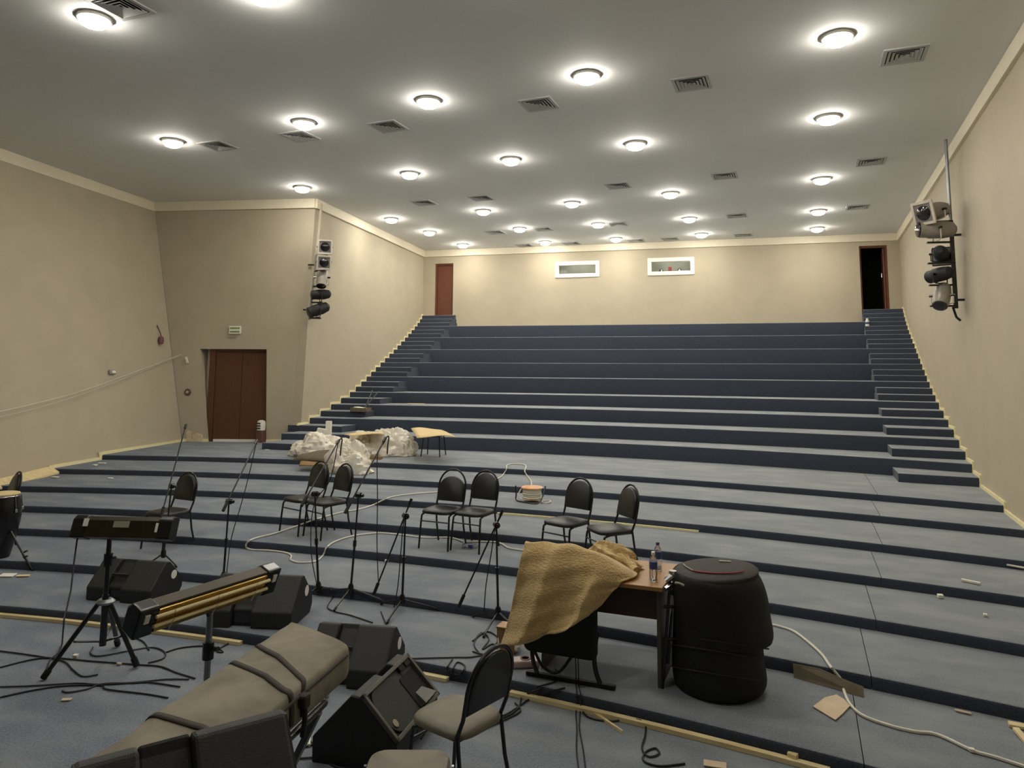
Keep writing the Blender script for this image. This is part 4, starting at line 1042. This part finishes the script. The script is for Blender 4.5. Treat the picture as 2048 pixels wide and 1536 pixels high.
for a in (2.6, 4.9):
    e = V((math.cos(a), math.sin(a), 0)); MB().tube([e*.2+V((0, 0, .45)), e*.3+V((0, 0, .2)), e*.4+V((0, 0, .01))], .013, 8).build('leg', 'black', t)
fl = f-t.location; fl.z = 0
MB().tube([fl.normalized()*.19+V((0, 0, .42)), fl*.75+V((0, 0, .14)), fl+V((0, 0, .012))], .013, 8).build('leg', 'black', t)
for z, k in ((.2, .05), (.14, .06)): MB().tube([fl*.72+V((0, 0, z)), fl*.72+V((k, 0, z+.02))], .012, 6).build('knob', 'black', t)

# ---------------------------------------------------------------- plastic film heap, boards and scraps on the upper flat step
def blob(name, px, py, rx, ry, rz, seed, m, label, cat, amp=.35, n=72):
    """crumpled film: a mound with sharp creases, its skirt resting on the steps"""
    o = ground(px, py); rg = []; q = V((seed*3.1, seed*1.7, seed))
    for i in range(27):
        th = i/26*math.pi/2; row = []
        for j in range(n+1):
            ph = 2*math.pi*j/n; d = V((math.cos(th)*math.cos(ph), math.cos(th)*math.sin(ph), math.sin(th)))
            k = 1+amp*.9*NZ.noise(d*1.6+q)+amp*.8*abs(NZ.noise(d*2.6+q))+amp*.38*abs(NZ.noise(d*6+q))+amp*.16*NZ.noise(d*14+q)
            row.append(V((d.x*rx*k, d.y*ry*k, max(0, d.z*rz*k))))
        rg.append(row)
    for r in rg[:4]:
        for p in r:
            f = 0
            for k in range(7):
                if o.y+p.y > low(k)(o.x+p.x): f = .1*(k+1)
            p.z = f-o.z+p.z*.6+.01
    ob = MB().grid(rg).build(name, m, smooth=28); ob.location = o
    return tag(ob, label, cat)
blob('plastic_sheet', 782, 910, .5, .3, .5, 3, 'plastic', 'milky crumpled plastic sheet bulging beside the black stool', 'plastic sheet')
blob('plastic_sheet', 728, 908, .5, .3, .38, 9, 'plastic', 'low crumpled plastic sheet in the middle of the heap', 'plastic sheet')
blob('plastic_sheet', 640, 912, .62, .4, .42, 5, 'plastic', 'large crumpled plastic sheet at the left of the heap', 'plastic sheet')
blob('plastic_sheet', 697, 945, .46, .28, .5, 12, 'plastic', 'plastic sheet end hanging down over the lower step', 'plastic sheet')
def plate(name, pts, th, m, label, cat, bend=0, n=8):
    """a thin sheet between four corners (a b along one edge, d c along the other)"""
    a, b, c, d = map(V, pts); o = (a+c)/2; rows = []
    for i in range(n+1):
        u = i/n; r = []
        for j in range(5):
            v = j/4; p = a.lerp(b, u).lerp(d.lerp(c, u), v); p.z += bend*math.sin(u*math.pi)+.3*bend*math.sin(u*7+v*3); r.append(p-o)
        rows.append(r)
    ob = MB().grid(rows).build(name, m, smooth=40, thick=th); ob.location = o
    return tag(ob, label, cat)
Ys = st2.location.y
plate('plywood_sheet', [spot(822, 857, 1.21), spot(884, 861, 1.22), spot(912, 874, 1.2), spot(834, 876, 1.2)], .014, 'ply', 'bent pale plywood sheet lying on the black stool', 'board', .03)
plate('plywood_sheet', [spot(688, 869, 1.12), spot(764, 863, 1.18), spot(768, 868, 1.18), spot(702, 872, 1.12)], .012, 'ply', 'thin pale board reaching left from the plywood sheet', 'board', .015)
plate('cardboard_sheet', [spotY(584, 921, 11.55), spotY(632, 903, 11.9), spotY(688, 899, 11.9), spotY(668, 924, 11.4)], .01, 'cardgrey', 'grey-brown cardboard flap lying in the plastic heap', 'cardboard', .05)
plate('cardboard_sheet', [spotY(598, 931, 11.25), spotY(655, 932, 11.25), spotY(662, 925, 11.5), spotY(602, 922, 11.5)], .02, 'card', 'orange-brown cardboard tray edge under the plastic heap', 'cardboard', 0)
def block(name, px, py, z, dims, m, label, cat, rz=0, ry=0, bev=.006):
    c = spot(px, py, z); o = MB().box((0, 0, dims[2]/2), dims, Matrix.Rotation(ry, 3, 'Y')).build(name, m, smooth=0, bevel=bev)
    o.location = (c.x, c.y, z); o.rotation_euler = (0, 0, rz); return tag(o, label, cat)
block('foam_block', 656, 897, .7, (.12, .1, .62), 'foam', 'tall white foam block standing up from the plastic heap', 'foam block', .3)
block('foam_block', 640, 898, .7, (.2, .16, .46), 'foam', 'shorter white foam block beside the tall one', 'foam block', .5, .15)
block('foam_block', 616, 912, .62, (.34, .2, .3), 'foam', 'open white foam tray at the left of the plastic heap', 'foam block', -.2, .1)
block('wood_plank', 738, 918, .7, (.55, .09, .06), 'card', 'short brown plank in front of the plastic heap', 'plank', .15, 0)
a, b = spot(683, 897, 1.0), ground(747, 928)
tag(MB().tube([a, b+V((0, 0, .02))], .012, 6).build('wooden_stick', 'batten'), 'thin pale stick leaning across the plastic heap', 'stick')
# tool tray on the left stairs
c = spotY(719, 817, 15.72)
t = thing('tool_tray', (c.x, c.y+.06, ZL(5)), 'small wooden tray with white sheets on the left stairs', 'tray')
for cc, dd in (((0, -.13, .05), (.46, .02, .1)), ((0, .13, .05), (.46, .02, .1)), ((.22, 0, .05), (.02, .26, .1)), ((-.22, 0, .05), (.02, .26, .1))): MB().box(cc, dd).build('side', 'cardgrey', t, smooth=0)
MB().box((0, 0, .012), (.44, .24, .02)).build('bottom', 'cardgrey', t, smooth=0)
tag(MB().box((c.x-.02, c.y+.06, ZL(5)+.065), (.28, .2, .08), Matrix.Rotation(.1, 3, 'Y')).build('paper_stack', 'foam', smooth=0, bevel=.01), 'white papers sticking out of the wooden tray on the stairs', 'papers')
for i, (x, y) in enumerate(((757, 783), (745, 780))):
    a = V((c.x+.02+.05*i, c.y+.1, ZL(5)+.03)); b = spotY(x, y, c.y+.2)
    tag(MB().tube([a, b], .013, 6).build('rod', 'steel'), 'grey rod leaning in the wooden tray, ' + ('tilted further right' if i == 0 else 'the steeper of the two'), 'rod')
block('board_scrap', 831, 808, ZL(6)+.0, (.5, .16, .015), 'ply', 'pale board scrap lying on a tier above the plastic heap', 'board', .2, 0, .002)
block('paper_cup', 631, 847, ZL(3), (.1, .1, .07), 'foam', 'crumpled white cup on the left stairs by the wall', 'cup', .4, .1, .02)
block('paper_scrap', 534, 900, .7, (.1, .06, .012), 'foam', 'white scrap at the foot of the left stairs', 'scrap', .4, 0, .003)
block('wall_strip_end', 587, 861, ZL(2), (.13, .08, .03), 'base', 'loose pale strip end at the alcove corner', 'strip', .3, 0, .004)
c = spot(1737, 651, ZL(22))
t = thing('water_bottle', (c.x, RIGHT_Y[22]+.12, ZL(22)), 'small white and blue bottle near the top of the right stairs', 'bottle')
MB().lathe([(.05, 0), (.055, .02), (.055, .15), (.03, .2), (.03, .23)], 12).build('body', 'foam', t); MB().lathe([(.056, .06), (.056, .12)], 12).build('paper_label', 'blue', t)

# ---------------------------------------------------------------- cable reel, pale cables
c = ground(1064, 1003)
t = thing('cable_reel', c, 'orange topped cable reel wound with white cable on a low step', 'cable reel')
MB().lathe([(.05, .2), (.16, .2), (.17, .212), (.16, .222), (.08, .23), (.01, .232)], 26).build('flange', 'reel', t)
MB().lathe([(.13, .04), (.15, .045), (.13, .055)], 26).build('flange', 'reel', t)
mb = MB()
for k in range(5): mb.tube([((.135-.006*(k % 2))*math.cos(a), (.135-.006*(k % 2))*math.sin(a), .065+.03*k) for a in [2*math.pi*j/24 for j in range(24)]], .016, 6, closed=True)
mb.build('wound_cable', 'wcable', t)
MB().tube(smooth_path([(-.27, 0, .22), (-.25, -.03, .1), (-.22, -.08, .015), (0, -.19, .015), (.16, -.19, .015), (.2, -.08, .1), (.21, .02, .24)], 5), .012, 6).build('stand_frame', 'black', t)
MB().tube([(.24*1+.06*math.cos(a), -.02+.1*math.sin(a), .02) for a in [2*math.pi*j/20 for j in range(20)]], .009, 6, closed=True).build('loose_loop', 'wcable', t)
MB().tube(smooth_path([(-.14, -.1, .2), (-.17, -.13, .12), (-.13, -.15, .05)], 5), .01, 6).build('loose_end', 'wcable', t)
G2 = None
cable([(990, 962), (1004, 953), (1013, 940), (1014, 932), (1028, 929), (1046, 930), (1052, 934), (1050, 944), (1056, 955), (1062, 964), (1063, 975)], 'white cable looping over the steps into the orange reel', 'wcable', .011)
cable([(905, 984), (840, 988), (790, 994), (768, 1001), (745, 1012), (715, 1021), (680, 1027), (630, 1041), (590, 1055), (548, 1069), (512, 1078), (496, 1086), (493, 1096), (503, 1101), (540, 1103), (570, 1107), (582, 1113), (582, 1122), (600, 1127), (632, 1124), (648, 1110), (653, 1098), (668, 1086), (705, 1074), (755, 1068), (800, 1071), (850, 1077), (900, 1077), (926, 1085)], 'long white cable looping across the steps under the chairs', 'wcable', .0105)
cable([(930, 1086), (950, 1085), (990, 1086), (1004, 1090), (1018, 1098), (1050, 1103)], 'short white cable running towards the blanket', 'wcable', .0105)
cable([(1530, 1249), (1565, 1257), (1595, 1270), (1640, 1308), (1660, 1335), (1682, 1362), (1689, 1388), (1702, 1414), (1728, 1436), (1780, 1455), (1830, 1467), (1862, 1470), (1892, 1480), (1945, 1505), (1990, 1518), (2048, 1537), (2070, 1546)], 'white cable snaking down the right steps from the drum case', 'wcable', .011)
cable([(573, 1435), (600, 1432), (615, 1440), (619, 1460), (618, 1495)], 'short white cable on the floor behind the nearest speaker', 'wcable', .011)
c = ground(940, 1096)
t = thing('power_strip', c, 'clear crumpled film scrap among the white cable by the chairs', 'scrap')
MB().box((0, 0, .025), (.2, .09, .05), Matrix.Rotation(.3, 3, 'Z')).build('body', 'water', t, smooth=0, bevel=.015)
MB().box((.02, -.03, .03), (.06, .04, .045)).build('cap', 'blue', t, smooth=0, bevel=.01)
t.name = 'film_scrap'
# black cables on the lower floor
K = [([(0, 1337), (60, 1322), (105, 1318), (180, 1324), (270, 1331), (320, 1335), (352, 1347), (390, 1359)], 'black cable crossing behind the tripod feet to the canvas case'),
     ([(0, 1304), (60, 1312), (125, 1324), (146, 1342), (166, 1355), (196, 1351)], 'black cable end curling between the tripod feet'),
     ([(0, 1376), (60, 1374), (150, 1369), (200, 1371), (270, 1367), (330, 1361), (378, 1361)], 'straighter black cable running towards the canvas case'),
     ([(0, 1397), (70, 1382), (130, 1374), (200, 1373), (215, 1381), (290, 1390), (336, 1398)], 'nearest black cable bending towards the canvas case'),
     ([(124, 1384), (135, 1387), (172, 1381), (205, 1370), (265, 1368), (300, 1367), (360, 1376)], 'black cable crossing the others in front of the tripod'),
     ([(186, 1296), (181, 1309), (200, 1314), (260, 1303), (305, 1297), (329, 1306), (326, 1319), (296, 1328)], 'looped black cable under the tripod'),
     ([(258, 1275), (285, 1284), (298, 1302)], 'thin black cable piece behind the tripod leg'),
     ([(330, 1307), (360, 1298), (400, 1294), (432, 1297), (446, 1306), (434, 1303), (470, 1281)], 'black cable loop by the wooden batten'),
     ([(800, 1320), (865, 1318), (910, 1317), (945, 1316), (975, 1308), (990, 1292), (1003, 1275), (1022, 1262)], 'black cable on the step edge behind the open speaker'),
     ([(905, 1320), (895, 1340), (918, 1352), (930, 1335), (912, 1328), (900, 1362)], 'tangled black cable loop beside the dusty chair back'),
     ([(960, 1310), (948, 1290), (962, 1268), (978, 1280), (965, 1300), (985, 1290), (1000, 1300)], 'black cable coil at the foot of the boom stand'),
     ([(945, 1284), (975, 1265), (1000, 1285), (975, 1310), (945, 1305)], 'wider black cable ring beside the boom stand foot'),
     ([(860, 1450), (930, 1448), (1000, 1440), (1035, 1420), (1045, 1395), (1080, 1380)], 'black cable curving behind the dusty chair legs'),
     ([(950, 1452), (1010, 1432), (1060, 1400), (1100, 1385), (1130, 1378)], 'second black cable behind the dusty chair legs'),
     ([(935, 1475), (1000, 1446), (1040, 1425), (1030, 1408)], 'short black cable arc behind the dusty chair'),
     ([(1075, 1375), (1110, 1365), (1120, 1350), (1110, 1340)], 'black cable hook on the step in front of the sled chair'),
     ([(1165, 1425), (1180, 1438), (1220, 1445), (1262, 1440), (1288, 1446), (1291, 1470), (1284, 1500), (1298, 1516), (1318, 1510), (1310, 1499), (1290, 1508), (1288, 1525), (1320, 1535), (1370, 1530)], 'black cable meandering in front of the wooden batten'),
     ([(600, 1500), (640, 1490), (680, 1505), (720, 1530)], 'black cable in the tangle below the open speaker'),
     ([(590, 1520), (640, 1515), (690, 1495), (740, 1480)], 'black cable crossing the tangle below the open speaker'),
     ([(610, 1480), (640, 1500), (660, 1530), (690, 1540)], 'black cable bending through the tangle below the open speaker'),
     ([(640, 1182), (655, 1178), (668, 1190), (655, 1215), (670, 1225), (700, 1232), (745, 1247)], 'black cable trailing from the boom stand to the speaker'),
     ([(762, 1225), (768, 1240), (772, 1250)], 'short black cable behind the canvas case speaker'),
     ([(870, 1430), (855, 1460), (842, 1480)], 'black cable under the dusty chair seat')]
for pts, lab in K: cable(pts, lab)
for k, (xs, lab) in enumerate((((1156, 1160, 1159, 1166, 1172), 'black cable dropping from the sled chair to the bottom edge'), ((1151, 1152, 1154, 1153, 1158), 'thin black cable beside the one dropping from the sled chair'))):
    cable([(xs[0]+1, 1372), (xs[1]+3, 1400), (xs[1], 1430), (xs[2], 1460), (xs[3], 1500), (xs[4], 1545)], lab, r=.005, lift=[spotY(xs[0], 1312, 5.55), spotY(xs[0]+1, 1345, 5.5)])

# ---------------------------------------------------------------- battens, offcuts and scraps
def batten(p, q, w, h, label, m='batten', name='wooden_batten', cat='batten', fn=None, n=14, lvl=0):
    """strip lying on the floor, following the foot of a step when fn is given"""
    a, b = spot(*p, .1*lvl), spot(*q, .1*lvl); o = a.copy(); rows = []
    mb = MB(); pr = None; vs = []
    for i in range(n+1):
        c = a.lerp(b, i/n)
        if fn: c.y = fn(c.x)-.01-w/2
        d = (b-a).normalized(); s = V((-d.y, d.x, 0))*w/2
        vs += [c-s-o, c+s-o, c+s-o+V((0, 0, h)), c-s-o+V((0, 0, h))]
    for i in range(n):
        for j in range(4): mb_f = (i*4+j, i*4+(j+1) % 4, (i+1)*4+(j+1) % 4, (i+1)*4+j); mb.f.append(mb_f); mb.mi.append(0)
    mb.f += [(3, 2, 1, 0), (n*4, n*4+1, n*4+2, n*4+3)]; mb.mi += [0, 0]; mb.v = vs
    ob = mb.build(name, m, smooth=0); ob.location = o+V((0, 0, .002)); return tag(ob, label, cat)
f0 = low(0)
batten((-40, 1226), (482, 1290), .05, .03, 'long raw pine batten along the lowest step on the left', 'batten', fn=f0)
batten((848, 1349), (896, 1363), .05, .03, 'short raw pine batten end between the open speaker and dusty chair', fn=f0)
batten((1024, 1386), (1660, 1546), .05, .03, 'long raw pine batten along the lowest step below the table', fn=f0)
batten((1000, 1026), (1394, 1070), .035, .025, 'pale batten on a step behind the table chairs', 'base', fn=low(4), lvl=4)
a, b = ground(1175, 1424), ground(1244, 1467)
o = MB().hexa([a, a+V((.03, .02, 0)), b+V((.008, .004, 0)), b], [x+V((0, 0, .02)) for x in (a, a+V((.03, .02, 0)), b+V((.008, .004, 0)), b)]).build('wood_splinter', 'batten', smooth=0)
tag(o, 'pale pointed wood splinter on the floor below the batten', 'splinter')
A1_, A2_ = V((XA(8.0, .4)+.03, 8.0, .42)), V((XA(9.6, .5)+.04, 9.6, .52))
tag(MB().hexa([A1_, A2_, A2_+V((.2, .03, 0)), A1_+V((.24, 0, 0))], [x+V((0, 0, .035)) for x in (A1_+V((0, 0, .1)), A2_+V((0, 0, .1)), A2_+V((.2, .03, 0)), A1_+V((.24, 0, 0)))]).build('wood_plank', 'batten', smooth=0), 'pale pine plank lying along the foot of the left wall', 'plank')
# cardboard panel leaning on a riser, paper piece, small scraps
p = [ground(1588, 1356), ground(1728, 1396)]
q = [spotY(1586, 1328, p[0].y+.05), spotY(1640, 1338, (p[0].y+p[1].y)/2+.1), spotY(1695, 1362, p[1].y+.1), spotY(1727, 1374, p[1].y+.05)]
tag(MB().prism([p[0], p[1]+V((0, 0, .004)), q[3], q[2], q[1], q[0]], (0, 0, 0), (0, .008, 0)).build('cardboard_sheet', 'cardgrey', smooth=0), 'torn grey cardboard leaning against a step behind the white cable', 'cardboard')
g = [ground(*k) for k in ((1626, 1416), (1671, 1443), (1685, 1431), (1700, 1415), (1689, 1402), (1673, 1392), (1650, 1398))]
tag(MB().prism([k+V((0, 0, .006)) for k in g], (0, 0, 0), (0, 0, .006)).build('paper_piece', 'paper', smooth=0), 'torn pale paper piece beside the white cable', 'paper')
def scrap(px, py, dims, m, label, rz=0, name='paper_scrap', cat='scrap'):
    c = ground(px, py); o = MB().box((0, 0, dims[2]/2+.003), dims, Matrix.Rotation(.12, 3, 'X')).build(name, m, smooth=0, bevel=.002)
    o.location = c+V((0, 0, .006)); o.rotation_euler = (0, 0, rz); return tag(o, label, cat)
scrap(15, 1153, (.16, .09, .012), 'label', 'white folded paper on the step below the conga', .4)
scrap(46, 1154, (.14, .04, .012), 'batten', 'pale yellow chip on the step beside the conga leg', .5)
scrap(1942, 1167, (.17, .03, .02), 'foam', 'white stick scrap on the right steps', -.5)
scrap(1881, 1197, (.05, .04, .03), 'foam', 'small white lump on the right steps', .2)
scrap(1971, 1234, (.03, .03, .02), 'foam', 'tiny white speck on the right steps below the stick')
scrap(1926, 1427, (.1, .02, .008), 'paper', 'thin pale sliver on the right steps near the white cable', -.2)
scrap(1944, 1506, (.03, .025, .02), 'foam', 'white crumb touching the white cable')
scrap(1586, 1517, (.06, .04, .03), 'batten', 'pale chip beside the lower end of the long batten', -.4)
scrap(2035, 1136, (.2, .02, .015), 'foam', 'thin white scrap by the right wall', -.5)
scrap(2042, 1458, (.14, .05, .02), 'batten', 'pale wood offcut at the right edge', -.1, 'wood_offcut', 'offcut')
scrap(2044, 1478, (.04, .16, .02), 'batten', 'second pale wood offcut at the right edge, lying lengthwise', .2, 'wood_offcut', 'offcut')
scrap(151, 1316, (.04, .03, .02), 'foam', 'white crumb between the tripod legs', .3)
scrap(238, 1331, (.045, .02, .012), 'paper', 'pale crumb beside the right tripod foot', .1)
scrap(328, 1269, (.05, .03, .015), 'foam', 'white crumb below the gold heater', .2)
scrap(133, 1402, (.07, .03, .006), 'paper', 'faint pale scrap in front of the left tripod foot', .5)
scrap(204, 928, (.16, .05, .015), 'foam', 'white slip on the upper left step', .3)
scrap(190, 932, (.08, .06, .02), 'foam', 'small white scrap left of the slip on the upper left step')
scrap(221, 958, (.1, .04, .012), 'foam', 'white fleck one step below the slip', .2)
scrap(110, 956, (.14, .05, .015), 'foam', 'white fleck near the end of the pine plank', .2)
scrap(1430, 1533, (.14, .06, .008), 'paper', 'pale scrap cut by the bottom edge', .1)
scrap(773, 1124, (.04, .03, .02), 'foam', 'white crumb beside the folded boom', .1)
# odds and ends by the table's left end
c = on(1012, 1306, 1)
t = thing('wooden_box', c+V((0, .05, 0)), 'small brown wooden box under the blanket corner', 'box')
MB().box((0, 0, .1), (.16, .14, .2)).build('body', 'card', t, smooth=0, bevel=.004); MB().box((0, 0, .207), (.17, .15, .014)).build('lid', 'wood', t, smooth=0, bevel=.003)
for i, (x, y, s, lab) in enumerate(((1020, 1288, .045, 'crumpled white wrapper on the wooden box'), (1032, 1291, .04, 'second crumpled white wrapper beside the blanket corner'))):
    p = spotY(x, y, c.y+.02); mb = MB(); rg = []
    for a in range(7):
        rg.append([V((math.cos(b)*math.sin(a/6*math.pi), math.sin(b)*math.sin(a/6*math.pi), math.cos(a/6*math.pi)))*s*(1+.35*math.sin(b*3+a+i)) for b in [2*math.pi*k/12 for k in range(13)]])
    o = mb.grid(rg).build('wrapper', 'foam', smooth=30); o.location = p; tag(o, lab, 'wrapper')
c = ground(1046, 1332)
t = thing('socket_block', c, 'white and pink socket block on the step beside the wooden box', 'socket block', None, .5)
MB().box((0, 0, .03), (.26, .12, .06)).build('body', 'pink', t, smooth=0, bevel=.015)
MB().lathe([(.045, .055), (.045, .066), (.035, .066), (.03, .06)], 16, (.02, 0, 0)).build('socket', 'brownred', t)
MB().tube(smooth_path([(-.13, 0, .03), (-.18, .02, .05), (-.2, .08, .2)], 4), .007, 6).build('lead', 'wcable', t)
c = ground(641, 1402)
t = thing('plug_adapter', c, 'white round plug lying behind the open speaker', 'plug')
MB().tube([(-.04, 0, .035), (.03, .02, .035)], .035, 12).build('body', 'label', t); MB().tube([(.03, .02, .035), (.055, .028, .035)], .02, 10).build('face', 'labelgrey', t)
MB().tube(smooth_path([(.0, -.03, .03), (.05, -.08, .02), (.05, -.14, .01)], 4), .007, 6).build('lead', 'labelgrey', t)
